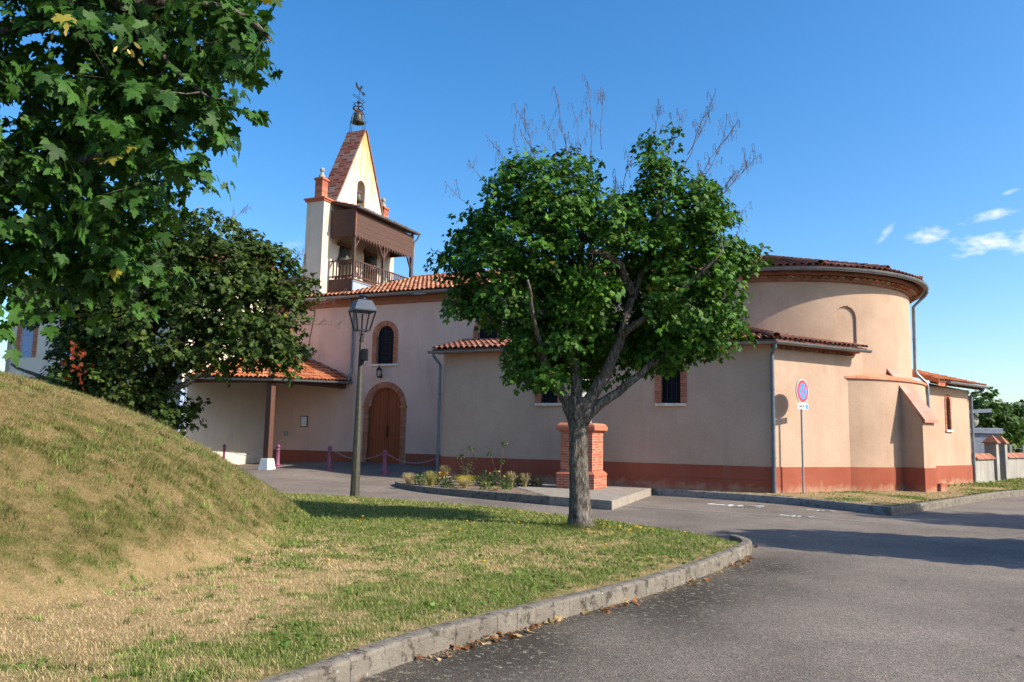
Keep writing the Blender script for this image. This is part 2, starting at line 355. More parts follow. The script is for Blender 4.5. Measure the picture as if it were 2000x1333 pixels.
class MB:
    def __init__(s): s.v = []; s.f = []
    def add(s, vs, fs):
        o = len(s.v); s.v.extend([tuple(x) for x in vs]); s.f.extend([tuple(i+o for i in f) for f in fs])
    def hexa(s, p):                   # 4 bottom + 4 top points
        s.add(p, [(3, 2, 1, 0), (4, 5, 6, 7), (0, 1, 5, 4), (1, 2, 6, 5), (2, 3, 7, 6), (3, 0, 4, 7)])
    def box(s, x0, x1, y0, y1, z0, z1):
        s.hexa([(x0, y0, z0), (x1, y0, z0), (x1, y1, z0), (x0, y1, z0), (x0, y0, z1), (x1, y0, z1), (x1, y1, z1), (x0, y1, z1)])
    def boxuv(s, u0, u1, v0, v1, z0, z1):
        s.hexa([W3(u0, v0, z0), W3(u1, v0, z0), W3(u1, v1, z0), W3(u0, v1, z0), W3(u0, v0, z1), W3(u1, v0, z1), W3(u1, v1, z1), W3(u0, v1, z1)])
    def obox(s, c, ax, ay, az):       # oriented box, half axes
        c = Vector(c); ax = Vector(ax); ay = Vector(ay); az = Vector(az)
        s.hexa([c-ax-ay-az, c+ax-ay-az, c+ax+ay-az, c-ax+ay-az, c-ax-ay+az, c+ax-ay+az, c+ax+ay+az, c-ax+ay+az])
    def prism(s, poly, ext):
        n = len(poly); ext = Vector(ext); p = [Vector(q) for q in poly]; p2 = [q+ext for q in p]
        s.add(p+p2, [tuple(range(n-1, -1, -1)), tuple(range(n, 2*n))] + [(i, (i+1) % n, n+(i+1) % n, n+i) for i in range(n)])
    def bar(s, a, b, w, h=None):
        a = Vector(a); b = Vector(b); d = (b-a); h = h or w
        t = Vector((0, 0, 1)) if abs(d.normalized().z) < .95 else UH
        x = d.cross(t).normalized()*w/2; y = x.cross(d).normalized()*h/2
        s.obox((a+b)/2, d/2, x, y)
    def tube(s, pts, r, seg=8, cap=True):
        pts = [Vector(p) for p in pts]; n = len(pts)
        rs = r if isinstance(r, (list, tuple)) else [r]*n
        o = len(s.v); px = None
        for i, p in enumerate(pts):
            d = (pts[min(i+1, n-1)] - pts[max(i-1, 0)]).normalized()
            if px is None:
                px = d.orthogonal().normalized()
            x = (px - d*px.dot(d))
            x = x.normalized() if x.length > 1e-6 else d.orthogonal().normalized()
            px = x; y = d.cross(x)
            for k in range(seg):
                a = 2*math.pi*k/seg
                s.v.append(tuple(p + (x*math.cos(a)+y*math.sin(a))*rs[i]))
        for i in range(n-1):
            for k in range(seg):
                k2 = (k+1) % seg
                s.f.append((o+i*seg+k, o+i*seg+k2, o+(i+1)*seg+k2, o+(i+1)*seg+k))
        if cap:
            s.f.append(tuple(o+k for k in range(seg-1, -1, -1))); s.f.append(tuple(o+(n-1)*seg+k for k in range(seg)))
    def lathe(s, c, prof, seg=16, square=False, rot=0.0):
        c = Vector(c); o = len(s.v); n = len(prof)
        for (r, z) in prof:
            for k in range(seg):
                a = 2*math.pi*k/seg + rot
                s.v.append((c.x+r*math.cos(a), c.y+r*math.sin(a), c.z+z))
        for i in range(n-1):
            for k in range(seg):
                k2 = (k+1) % seg
                s.f.append((o+i*seg+k, o+i*seg+k2, o+(i+1)*seg+k2, o+(i+1)*seg+k))
        s.f.append(tuple(o+k for k in range(seg-1, -1, -1))); s.f.append(tuple(o+(n-1)*seg+k for k in range(seg)))
    def build(s, name, mat, parent=None, smooth=False, bevel=0, recalc=True):
        o0 = Vector((0, 0, 0)); q = parent
        while q is not None: o0 = o0 + q.location; q = q.parent
        me = bpy.data.meshes.new(name)
        me.from_pydata([(x-o0.x, y-o0.y, z-o0.z) for x, y, z in s.v], [], s.f)
        if recalc:
            bm = bmesh.new(); bm.from_mesh(me); bmesh.ops.recalc_face_normals(bm, faces=bm.faces[:]); bm.to_mesh(me); bm.free()
        me.materials.append(mat)
        if smooth:
            me.polygons.foreach_set('use_smooth', [True]*len(me.polygons))
        ob = bpy.data.objects.new(name, me); COL.objects.link(ob)
        if parent is not None: ob.parent = parent
        if bevel:
            bv = ob.modifiers.new('bevel', 'BEVEL'); bv.width = bevel; bv.segments = 2; bv.limit_method = 'ANGLE'
        if smooth and smooth != 'all':
            try:
                me.set_sharp_from_angle(angle=math.radians(38))
            except Exception: pass
        return ob

def np_mesh(name, V, Fc, mat, parent=None, col=None, smooth=False):
    V = np.asarray(V, dtype=np.float32); Fc = np.asarray(Fc, dtype=np.int32)
    o0 = Vector((0, 0, 0)); q = parent
    while q is not None: o0 = o0 + q.location; q = q.parent
    V = V - np.array(o0[:], dtype=np.float32)
    me = bpy.data.meshes.new(name)
    me.vertices.add(len(V)); me.vertices.foreach_set('co', V.ravel())
    k = Fc.shape[1]
    me.loops.add(Fc.size); me.loops.foreach_set('vertex_index', Fc.ravel())
    me.polygons.add(len(Fc)); me.polygons.foreach_set('loop_start', np.arange(0, Fc.size, k, dtype=np.int32))
    if smooth: me.polygons.foreach_set('use_smooth', np.ones(len(Fc), dtype=bool))
    me.update(calc_edges=True)
    if col is not None:
        a = me.attributes.new('Col', 'FLOAT_COLOR', 'POINT')
        c = np.ones((len(V), 4), dtype=np.float32); c[:, :col.shape[1]] = col
        a.data.foreach_set('color', c.ravel())
    me.materials.append(mat)
    ob = bpy.data.objects.new(name, me); COL.objects.link(ob)
    if parent is not None: ob.parent = parent
    return ob

def thing(name, label, cat, loc=(0, 0, 0), group=None):
    o = bpy.data.objects.new(name, None); COL.objects.link(o); o.location = Vector(loc)
    o.empty_display_size = .2
    return tag(o, label, cat, group)
def tag(o, label=None, cat=None, group=None, kind=None):
    if label: o['label'] = label
    if cat: o['category'] = cat
    if group: o['group'] = group
    if kind: o['kind'] = kind
    return o
def copy_tree(o, parent=None):
    c = o.copy(); COL.objects.link(c)
    if parent is not None: c.parent = parent
    for ch in list(o.children): copy_tree(ch, c)
    return c

# ------ numpy value noise for masks
def vnoise(x, y, seed=0):
    xi = np.floor(x).astype(np.int64); yi = np.floor(y).astype(np.int64)
    fx = x-xi; fy = y-yi; fx = fx*fx*(3-2*fx); fy = fy*fy*(3-2*fy)
    def h(a, b):
        n = (a*374761393 + b*668265263 + seed*974711) & 0xffffffff
        n = ((n ^ (n >> 13))*1274126177) & 0xffffffff
        return ((n ^ (n >> 16)) & 0xffff)/65535.0
    return (h(xi, yi)*(1-fx)+h(xi+1, yi)*fx)*(1-fy) + (h(xi, yi+1)*(1-fx)+h(xi+1, yi+1)*fx)*fy
def fbm(x, y, sc, seed=0, oct=4):
    s = 0; a = .5; t = 0
    for i in range(oct):
        s = s + a*vnoise(x*sc*2**i, y*sc*2**i, seed+i*17); t += a; a *= .55
    return s/t
def sstep(x, a, b):
    t = np.clip((x-a)/(b-a), 0, 1); return t*t*(3-2*t)
def in_poly(px, py, poly):
    c = np.zeros(px.shape, dtype=bool); n = len(poly)
    for i in range(n):
        x1, y1 = poly[i]; x2, y2 = poly[(i+1) % n]
        m = ((y1 > py) != (y2 > py)) & (px < (x2-x1)*(py-y1)/(y2-y1+1e-12)+x1)
        c ^= m
    return c
def dist_path(px, py, path):
    d = np.full(px.shape, 1e9)
    for (x1, y1), (x2, y2) in zip(path[:-1], path[1:]):
        L = (x2-x1)**2+(y2-y1)**2
        t = np.clip(((px-x1)*(x2-x1)+(py-y1)*(y2-y1))/L, 0, 1)
        d = np.minimum(d, np.hypot(px-x1-t*(x2-x1), py-y1-t*(y2-y1)))
    return d
def resample(path, step):
    out = [Vector((*path[0], 0))]
    P = [Vector((*p, 0)) for p in path]
    for a, b in zip(P[:-1], P[1:]):
        n = max(1, int(round((b-a).length/step)))
        for i in range(1, n+1): out.append(a+(b-a)*i/n)
    return out
def smooth_path(path, it=2):
    p = [Vector((*q, 0)) for q in path]
    for _ in range(it):
        q = [p[0]]
        for a, b in zip(p[:-1], p[1:]): q += [a*.75+b*.25, a*.25+b*.75]
        q.append(p[-1]); p = q
    return [(v.x, v.y) for v in p]

def arch(c, h, z0, zs, n=14):
    return [(c-h, z0), (c+h, z0)] + [(c+h*math.cos(math.pi*i/n), zs+h*math.sin(math.pi*i/n)) for i in range(n+1)]
def wall(mb, fr, outer, holes=(), thick=.45):
    """fr(a, z, depth) -> world.  A wall with real thickness and openings."""
    loops = [list(outer)] + [list(h) for h in holes]
    flat = [p for lp in loops for p in lp]
    tris = tessellate_polygon([[Vector((a, z, 0)) for a, z in lp] for lp in loops])
    o = len(mb.v); n = len(flat)
    mb.v.extend([tuple(fr(a, z, 0)) for a, z in flat]); mb.v.extend([tuple(fr(a, z, thick)) for a, z in flat])
    for t in tris:
        mb.f.append((o+t[0], o+t[1], o+t[2])); mb.f.append((o+n+t[2], o+n+t[1], o+n+t[0]))
    k = 0
    for lp in loops:
        m = len(lp)
        for i in range(m):
            a = o+k+i; b = o+k+(i+1) % m
            mb.f.append((a, b, b+n, a+n))
        k += m
def fr_v(v0, sgn=1):                   # wall in the plane v = v0, a = u, depth towards +v
    return lambda a, z, d: W3(a, v0+d*sgn, z)
def fr_u(u0, sgn=1):
    return lambda a, z, d: W3(u0+d*sgn, a, z)

def brick_arch(mb, fr, c, h, z0, zs, w, proud=.02, deep=.10, course=.075, gap=.010, arched=True):
    """bricks round an opening: jamb courses and radial voussoirs, each brick its own block"""
    def blk(pts):
        q = [fr(a, z, -proud-random.uniform(0, .004)) for a, z in pts] + [fr(a, z, deep) for a, z in pts]
        mb.hexa([q[0], q[1], q[2], q[3], q[4], q[5], q[6], q[7]])
    n = max(1, int((zs-z0)/course)); ch = (zs-z0)/n
    for i in range(n):
        za = z0+i*ch+gap/2; zb = z0+(i+1)*ch-gap/2
        for s in (-1, 1):
            ww = w
            a0 = c+s*h; a1 = c+s*(h+ww)
            if i % 2:
                am = c+s*(h+ww*.48)
                g = s*gap/2
                blk([(a0, za), (am-g, za), (am-g, zb), (a0, zb)]); blk([(am+g, za), (a1, za), (a1, zb), (am+g, zb)])
            else:
                blk([(a0, za), (a1, za), (a1, zb), (a0, zb)])
    if arched:
        n = int(math.pi*(h+w/2)/course)
        for i in range(n):
            t0 = math.pi*i/n + gap/2/(h+w/2); t1 = math.pi*(i+1)/n - gap/2/(h+w/2)
            blk([(c+h*math.cos(t0), zs+h*math.sin(t0)), (c+(h+w)*math.cos(t0), zs+(h+w)*math.sin(t0)),
                 (c+(h+w)*math.cos(t1), zs+(h+w)*math.sin(t1)), (c+h*math.cos(t1), zs+h*math.sin(t1))])
def arch_ring(mb, fr, c, h, z0, zs, w, proud=.008, deep=.09, n=20):
    """mortar bed behind the bricks"""
    inn = [(c-h, z0)] + [(c-h*math.cos(math.pi*i/n), zs+h*math.sin(math.pi*i/n)) for i in range(n+1)] + [(c+h, z0)]
    h2 = h+w
    out = [(c-h2, z0)] + [(c-h2*math.cos(math.pi*i/n), zs+h2*math.sin(math.pi*i/n)) for i in range(n+1)] + [(c+h2, z0)]
    for i in range(len(inn)-1):
        q = [inn[i], inn[i+1], out[i+1], out[i]]
        mb.hexa([fr(a, z, -proud) for a, z in q] + [fr(a, z, deep) for a, z in q])

def cover_tile(mb, p0, p1, side, nrm, r0, r1, lift0, lift1, seg=6):
    """a half-round canal tile from its low end p0 to its high end p1"""
    o = len(mb.v)
    for p, r, lf in ((p0, r0, lift0), (p1, r1, lift1)):
        for k in range(seg+1):
            a = math.pi*k/seg
            mb.v.append(tuple(p + side*(r*math.cos(a)) + nrm*(lf + r*.78*math.sin(a))))
        for k in range(seg+1):
            a = math.pi*k/seg
            mb.v.append(tuple(p + side*((r-.016)*math.cos(a)) + nrm*(lf + (r-.016)*.78*math.sin(a))))
    m = seg+1
    for k in range(seg):
        mb.f.append((o+k, o+k+1, o+2*m+k+1, o+2*m+k))                 # outside
        mb.f.append((o+m+k+1, o+m+k, o+3*m+k, o+3*m+k+1))             # inside
        mb.f.append((o+k+1, o+k, o+m+k, o+m+k+1))                     # low rim
def tile_plane(mb, under, eave0, eave1, up, length, inside=None, pitch=.215, row=.36, r=.092, jit=.010, over=.06):
    """canal tiles on one roof plane: eave line eave0-eave1, unit up-slope vector"""
    e = (eave1-eave0); L = e.length; e = e.normalized()
    nrm = e.cross(up).normalized()
    if nrm.z < 0: nrm = -nrm
    nc = int(L/pitch); nr = int(math.ceil(length/row))
    for c in range(nc+1):
        x = (c+.5)*L/(nc+1)
        jx = random.uniform(-jit, jit)
        for k in range(nr):
            s0 = k*row - over + random.uniform(-.02, .02); s1 = min(s0+row+.09, length)
            mid = eave0 + e*x + up*(k*row+row/2)
            if inside is not None and not inside(mid): continue
            j = random.uniform(-jit, jit)*.8
            cover_tile(mb, eave0+e*(x+jx+j)+up*s0, eave0+e*(x+jx-j)+up*s1, e, nrm, r, r*.82, .038+random.uniform(0, .006), .012)
def sheet(mb, pts, t=.06):
    """closed slab under a roof plane"""
    p = [Vector(q) for q in pts]; n = len(p)
    mb.add(p+[q-Vector((0, 0, t)) for q in p], [tuple(range(n)), tuple(range(2*n-1, n-1, -1))]+[(i, (i+1) % n, n+(i+1) % n, n+i) for i in range(n)])
def ridge_tiles(mb, a, b, r=.12, row=.38):
    a = Vector(a); b = Vector(b); d = (b-a); n = max(1, int(d.length/row)); dn = d.normalized()
    side = dn.cross(Vector((0, 0, 1))).normalized(); nrm = side.cross(dn).normalized()
    if nrm.z < 0: nrm = -nrm
    for i in range(n):
        cover_tile(mb, a+dn*(i*d.length/n-.03), a+dn*((i+1)*d.length/n+.05), side, nrm, r, r*.82, .05, .03, 8)

def half_gutter(mb, pts, r=.085, seg=8, out=None):
    """open half-round gutter along pts (a strip with thickness), opening upwards"""
    pts = [Vector(p) for p in pts]; n = len(pts); o = len(mb.v)
    for i, p in enumerate(pts):
        d = (pts[min(i+1, n-1)]-pts[max(i-1, 0)]); d.z = 0; d.normalize()
        x = d.cross(Vector((0, 0, 1)))
        for rr in (r, r-.012):
            for k in range(seg+1):
                a = math.pi*k/seg
                mb.v.append(tuple(p + x*(rr*math.cos(a)) - Vector((0, 0, 1))*(rr*math.sin(a))))
    m = seg+1; st = 2*m
    for i in range(n-1):
        b = o+i*st; c = b+st
        for k in range(seg):
            mb.f.append((b+k, b+k+1, c+k+1, c+k)); mb.f.append((b+m+k+1, b+m+k, c+m+k, c+m+k+1))
        mb.f.append((b, c, c+m, b+m)); mb.f.append((b+seg, b+m+seg, c+m+seg, c+seg))
    for b in (o, o+(n-1)*st):
        mb.f.append(tuple(b+k for k in range(m)))
    # beaded front edge and joint collars
    for i in range(n-1):
        pass

# ------------------------------------------------------------------ ground heights
def road_h(x, y):
    u, v = uv_of(x, y)
    h = -.165 + .165*sstep(u, 4, 17)
    w = sstep(u, 10.7, 12.0)
    r = np.interp(v, [-2.2, -1.4, -.4, 2.1, 4], [0, .04, .16, .40, .42]) + sstep(u, 13.5, 16)*np.interp(v, [-3.2, -2.2, -1.6, -.4, 1], [0, .13, .16, .06, 0])
    return h + w*(r - 0*h)*(1-.35*sstep(u, 16, 20))
MC = (-9.61, 11.66, 6.52, 8.27, 2.536, 1.892, .108)
def mound_h(x, y):
    cx, cy, rx, ry, H, k, th = MC
    X = (x-cx)*math.cos(th)+(y-cy)*math.sin(th); Y = -(x-cx)*math.sin(th)+(y-cy)*math.cos(th)
    d = np.sqrt((X/rx)**2+(Y/ry)**2)
    wob = 1 + .035*(fbm(x, y, .35, 5)-.5)
    d = d*wob
    t = np.clip(1-d**k, 0, 1)
    return H*t**.978 + .11*(fbm(x, y, 1.1, 9, 4)-.5)*sstep(t, 0, .3), d
KERB = [(-3.6, 1.2), (-2.45, 3.2), (-1.25, 5.17), (-.91, 5.80), (-.50, 6.46), (.18, 7.23), (.84, 8.01), (1.58, 8.87), (2.41, 10.05), (3.33, 11.57), (3.70, 12.28), (3.76, 12.7), (3.70, 13.1)]
KERB = [KERB[0], KERB[1]] + smooth_path(KERB[2:], 2)
FAR = [(3.70, 13.1), (3.55, 14.0), (2.92, 15.0), (2.11, 16.1), (1.15, 17.05), (.07, 18.2), (-1.38, 19.2), (-2.95, 20.0), (-4.44, 20.5), (-5.6, 20.6), (-7.5, 21.8), (-10, 24.6), (-13, 27), (-26, 33)]
LAWN = KERB + FAR + [(-26, 1.2)]
def lawn_h(x, y):
    d = dist_path(x, y, FAR)
    base = road_h(x, y) + .02
    m, _ = mound_h(x, y)
    flat = -.005 + .03*(fbm(x, y, .8, 3)-.5)*1.0
    return base + (np.maximum(flat, base)-base)*sstep(d, 0, 1.2) + m

# turf colour masks -----------------------------------------------------------
def turf_cols(x, y):
    """0 straw .. 1 green, plus the colour"""
    m, d = mound_h(x, y)
    onm = sstep(1.02-d, 0, .12)
    g = fbm(x, y, .75, 21, 5)*(.42-.24*onm) + fbm(x+.3*y, y*1.0, 2.6, 33, 4)*(.33+.10*onm) + fbm(x, y, 8, 37, 3)*(.25+.14*onm)
    u, v = uv_of(x, y)
    far = sstep(y, 9.5, 15)
    kd = dist_path(x, y, KERB)
    bias = .02 + .17*far*(1-onm) + .16*sstep(1.5-np.abs(kd-.9), 0, 1.2)*(1-onm)*sstep(9.5-y, 0, 3) - .022*onm
    bias = bias - .20*np.exp(-((x+2.9+.22*(y-7))**2)/1.5)*(1-onm)*sstep(12-y, 0, 4) - .06*np.exp(-((kd-2.6+.6*(fbm(x, y, .5, 81, 2)-.5))**2)/.16)*(1-onm) + .09*sstep(1.7-kd, 0, 1.0)*sstep(kd, .1, .5)*(1-onm) + .07*np.exp(-((x-1.2)**2+(y-13.8)**2)/5)
    f = sstep(g+bias, .41, .69)
    return f, onm
STRAW = np.array([.68, .51, .30]); STRAW2 = np.array([.47, .325, .17]); GREEN = np.array([.195, .24, .06]); GREEN2 = np.array([.085, .17, .022]); BROWN = np.array([.38, .275, .14])
def turf_rgb(x, y, r1, r2):
    f, onm = turf_cols(x, y)
    k = fbm(x, y, 5, 51, 3)
    s = STRAW*(1-k[:, None]*.7) + STRAW2*k[:, None]*.7
    s = s*(1-onm[:, None]*.62) + (BROWN*.6+STRAW*.32)*onm[:, None]*.62
    g = GREEN*(1-r1[:, None]) + GREEN2*r1[:, None]
    gm = np.array([.20, .215, .07])*(1-r1[:, None]) + np.array([.13, .17, .04])*r1[:, None]
    g = g*(1-onm[:, None]*.6) + gm*onm[:, None]*.6
    p = np.clip(f*(.84-.30*onm) + .07 + .22*onm + (r2-.5)*.85, 0, 1)[:, None]
    return s*(1-p) + g*p, f, onm

def grid_sheet(name, poly, hf, step, mat, kind, colf=None, bbox=None):
    xs = [p[0] for p in poly]; ys = [p[1] for p in poly]
    x0, x1, y0, y1 = bbox or (min(xs), max(xs), min(ys), max(ys))
    nx = int((x1-x0)/step)+1; ny = int((y1-y0)/step)+1
    gx, gy = np.meshgrid(np.linspace(x0, x1, nx), np.linspace(y0, y1, ny))
    ins = in_poly(gx, gy, poly)
    cell = ins[:-1, :-1] & ins[1:, :-1] & ins[:-1, 1:] & ins[1:, 1:]
    idx = np.arange(nx*ny).reshape(ny, nx)
    q = np.stack([idx[:-1, :-1][cell], idx[:-1, 1:][cell], idx[1:, 1:][cell], idx[1:, :-1][cell]], 1)
    used = np.unique(q); re = np.zeros(nx*ny, dtype=np.int64); re[used] = np.arange(len(used))
    X = gx.ravel()[used]; Y = gy.ravel()[used]
    V = np.stack([X, Y, hf(X, Y)], 1)
    ob = np_mesh(name, V, re[q], mat, None, colf(X, Y) if colf else None, True)
    return tag(ob, kind=kind)

# wide ground out to the horizon
g = MB(); g.add([(-900, -900, -.42), (900, -900, -.42), (900, 900, -.42), (-900, 900, -.42)], [(0, 1, 2, 3)])
tag(g.build('ground', M['field']), kind='structure')
# the road and forecourt: one asphalt sheet, fine near the camera
def road_col(x, y):
    d = dist_path(x, y, KERB)
    f = np.exp(-(d/1.35)**2)*sstep(12.8-y, -.3, 2.5)*(.75+1.3*(fbm(x, y, 1.1, 77, 4)-.4))
    f = np.clip(f, 0, 1)
    return np.stack([f, f, f], 1)
grid_sheet('road', [(-30, -12), (60, -12), (60, 62), (-30, 62)], road_h, .25, M['asphalt'], 'structure', road_col)
# lawn with the mound
def lawn_col(x, y):
    r = fbm(x, y, 9, 91, 2)
    c, f, o = turf_rgb(x, y, r, r)
    return c*.85
grid_sheet('lawn', LAWN, lawn_h, .07, M['turf'], 'structure', lawn_col, (-19, 3.8, 1.2, 31))

# ------------------------------------------------------------------ kerbs
def kerb(name, path, width, top, mat, length=1.0, gap=.002, inner=1, drop=.25, jit=.0015, bev=.022):
    """kerbstones: path runs along the road side face; stones lie to the left (inner=1) or right (-1)"""
    mb = MB(); P = resample(path, length)
    for a, b in zip(P[:-1], P[1:]):
        d = (b-a); L = d.length; d = d.normalized(); n = Vector((-d.y, d.x, 0))*inner
        dz = random.uniform(-jit, jit); sk = random.uniform(-jit, jit)
        m = 7; o = len(mb.v)
        prof = [(0, -drop), (0, -.02), (0, top-bev*1.3), (bev*.35, top-bev*.35), (bev, top), (width*.5, top+.002), (width-.01, top), (width, top-.01), (width, -drop)]
        for i in range(m):
            t = gap/2 + (L-gap)*i/(m-1)
            for (w, z) in prof:
                zt = z if z < -.01 else z+dz
                r = .004
                q = a + d*t + n*(w+sk+random.uniform(-r, r)*(z > -.1))
                zz = (top_at(q.x, q.y, top) - top if callable(top_at) else 0)
                mb.v.append((q.x, q.y, zt+zz+random.uniform(-r, r)*.7))
        k = len(prof)
        for i in range(m-1):
            for j in range(k-1):
                mb.f.append((o+i*k+j, o+(i+1)*k+j, o+(i+1)*k+j+1, o+i*k+j+1))
        mb.f.append(tuple(o+j for j in range(k))); mb.f.append(tuple(o+(m-1)*k+j for j in range(k-1, -1, -1)))
    return tag(mb.build(name, mat, smooth=True), kind='structure')
top_at = None
kerb('lawn_kerb', KERB, .145, .0, M['kerb'], 1.02)
CK = smooth_path([(4.35, 24.35), (6.0, 23.15), (7.3, 22.0), (8.15, 20.7), (8.9, 19.15)], 1)
kerb('church_kerb', CK, .15, .03, M['kerb_blue'], 1.0)
RK = smooth_path([(8.98, 19.0), (9.3, 19.25), (12.4, 22.45), (15.6, 25.9), (17.3, 27.4), (24, 33), (60, 64)], 1)
kerb('road_kerb', RK, .16, .03, M['kerb'], 1.0)
PK = smooth_path([(-3.25, 26.4), (-3.62, 25.2), (-3.3, 24.1), (-2.35, 22.5), (.08, 20.75), (1.0, 20.05)], 2)
kerb('planter_kerb', PK, .14, .055, M['kerb'], .95)
# concrete pad under the pedestal
pad = MB()
pp = [(1.0, 20.05), (2.42, 18.98), (4.3, 24.3), (4.15, 24.75), (.35, 26.4), (-.1, 24.6)]
pad.prism([(x, y, -.4) for x, y in pp], (0, 0, .452))
tag(pad.build('pavement', M['pad'], bevel=.012), kind='structure')
# planting bed
bed_poly = [(-3.2, 26.3), (-3.5, 25.2), (-3.2, 24.15), (-2.28, 22.62), (.1, 20.88), (.95, 20.25), (-.1, 24.55), (.3, 26.3), (-2.3, 27.6)]
grid_sheet('planting_bed', bed_poly, lambda x, y: .03+.05*(fbm(x, y, 2.2, 4)), .08, M['soil'], 'structure')
# grass verge round the church and the field behind
VERGE = [(4.45, 24.3), (6.1, 23.2), (7.42, 22.05), (8.27, 20.75), (8.95, 19.2), (9.2, 19.35), (12.3, 22.57), (15.5, 26.0), (17.2, 27.55), (23.9, 33.1), (60, 64.3), (60, 110), (0, 110), (0, 40), (5, 26)]
def verge_h(x, y):
    d = np.minimum(dist_path(x, y, CK), dist_path(x, y, RK))
    return .022 + .03*sstep(d, 0, .8) + .025*(fbm(x, y, 1.1, 8)-.5) - .0*x
def verge_col(x, y):
    f = sstep(fbm(x, y, .9, 61, 5)+.12*sstep(y, 28, 33)-.04, .45, .62)[:, None]
    return (STRAW*.8*(1-f) + (GREEN*.55+GREEN2*.45)*f)*.75
grid_sheet('verge', VERGE, verge_h, .16, M['turf'], 'structure', verge_col, (4, 60, 19, 110))

# painted bay lines and wheelchair marks on the asphalt
def line(name, pts, w, mat):
    mb = MB(); P = resample(pts, .4)
    for a, b in zip(P[:-1], P[1:]):
        d = (b-a).normalized(); n = Vector((-d.y, d.x, 0))*w/2
        q = [a-n, b-n, b+n, a+n]
        z = [float(road_h(np.array([p.x]), np.array([p.y]))[0])+.006 for p in q]
        mb.add([(p.x, p.y, zz) for p, zz in zip(q, z)], [(0, 1, 2, 3)])
    return tag(mb.build(name, mat, recalc=False), kind='structure')
line('bay_line', [(2.45, 20.5), (4.9, 19.05), (7.9, 17.3)], .10, M['road_line'])
def wheelchair(x, y, ang, s, label):
    mb = MB(); ca, sa = math.cos(ang), math.sin(ang)
    def put(a, b):
        X = x+(a*ca-b*sa)*s; Y = y+(a*sa+b*ca)*s
        return (X, Y, float(road_h(np.array([X]), np.array([Y]))[0])+.007)
    def strip(pts, w):
        for (a0, b0), (a1, b1) in zip(pts[:-1], pts[1:]):
            d = Vector((a1-a0, b1-b0)).normalized(); n = Vector((-d.y, d.x))*w/2
            d = d*w*.25
            mb.add([put(a0-n.x-d.x, b0-n.y-d.y), put(a1-n.x+d.x, b1-n.y+d.y), put(a1+n.x+d.x, b1+n.y+d.y), put(a0+n.x-d.x, b0+n.y-d.y)], [(0, 1, 2, 3)])
    ring = [(.32*math.cos(t)-.05, .32*math.sin(t)-.28) for t in np.linspace(math.radians(110), math.radians(385), 20)]
    strip(ring, .13)
    strip([(-.10, .42), (-.06, -.08), (.24, -.10), (.40, -.46), (.52, -.42)], .14)
    strip([(-.08, .18), (.16, .16)], .11)
    mb.add([put(-.10+.11*math.cos(t), .58+.11*math.sin(t)) for t in np.linspace(0, 2*math.pi, 14, endpoint=False)], [tuple(range(14))])
    o = mb.build('wheelchair_marking', M['road_paint'], recalc=False)
    return tag(o, label, 'road marking', 'wheelchair symbols painted on the parking bay')
wheelchair(5.85, 20.95, math.radians(44), 1.06, 'large white wheelchair symbol painted on the asphalt bay, nearest the concrete pad')
wheelchair(6.50, 18.33, math.radians(36), .56, 'small white wheelchair symbol beside the worn bay line')
wheelchair(7.68, 19.98, math.radians(36), .50, 'small faint wheelchair symbol close to the kerb below the road sign')

# ------------------------------------------------------------------ the church
church = thing('church', 'pink rendered village church with red plinth, bell gable and round apse', 'church', tuple(W3(8, 4, 0)))
ZP = .78
EA = 6.92                               # nave eave height
AC = W3(1.1, 7.1, 0)                    # apse centre
def P_apse(phi, r, z):
    return Vector((AC.x+r*math.cos(phi), AC.y+r*math.sin(phi), z))
PH0 = math.atan2(-VH.y, -VH.x); PH1 = PH0 + math.pi
# nave: north wall with door and windows
nave = MB()
door_c, door_h, door_z0, door_zs = 14.64, .75, .36, 2.55
wall(nave, fr_v(2.1), [(1.1, -.3), (20.3, -.3), (20.3, EA), (1.1, EA)],
     [arch(14.74, .40, 4.22, 5.34), arch(10.25, .40, 4.22, 5.34), [(door_c-door_h, .30), (door_c+door_h, .30)] + [(door_c+door_h*math.cos(math.pi*i/16), door_zs+door_h*math.sin(math.pi*i/16)) for i in range(17)]], .5)
wall(nave, fr_u(20.3, -1), [(2.62, -.3), (12.1, -.3), (12.1, EA), (7.1, 8.6), (2.62, EA+.1)], [], .4)
wall(nave, fr_v(12.1, -1), [(1.1, -.3), (19.88, -.3), (19.88, EA), (1.1, EA)], [], .5)
nave_wall = nave.build('nave_wall', M['stucco_nave'], church)
# red plinth of the nave: left of the door, right of the door
pl = MB()
pl.boxuv(15.66, 20.0, 2.075, 2.12, -.3, ZP); pl2 = MB(); pl2.boxuv(10.9, 13.62, 2.075, 2.12, -.3, ZP)
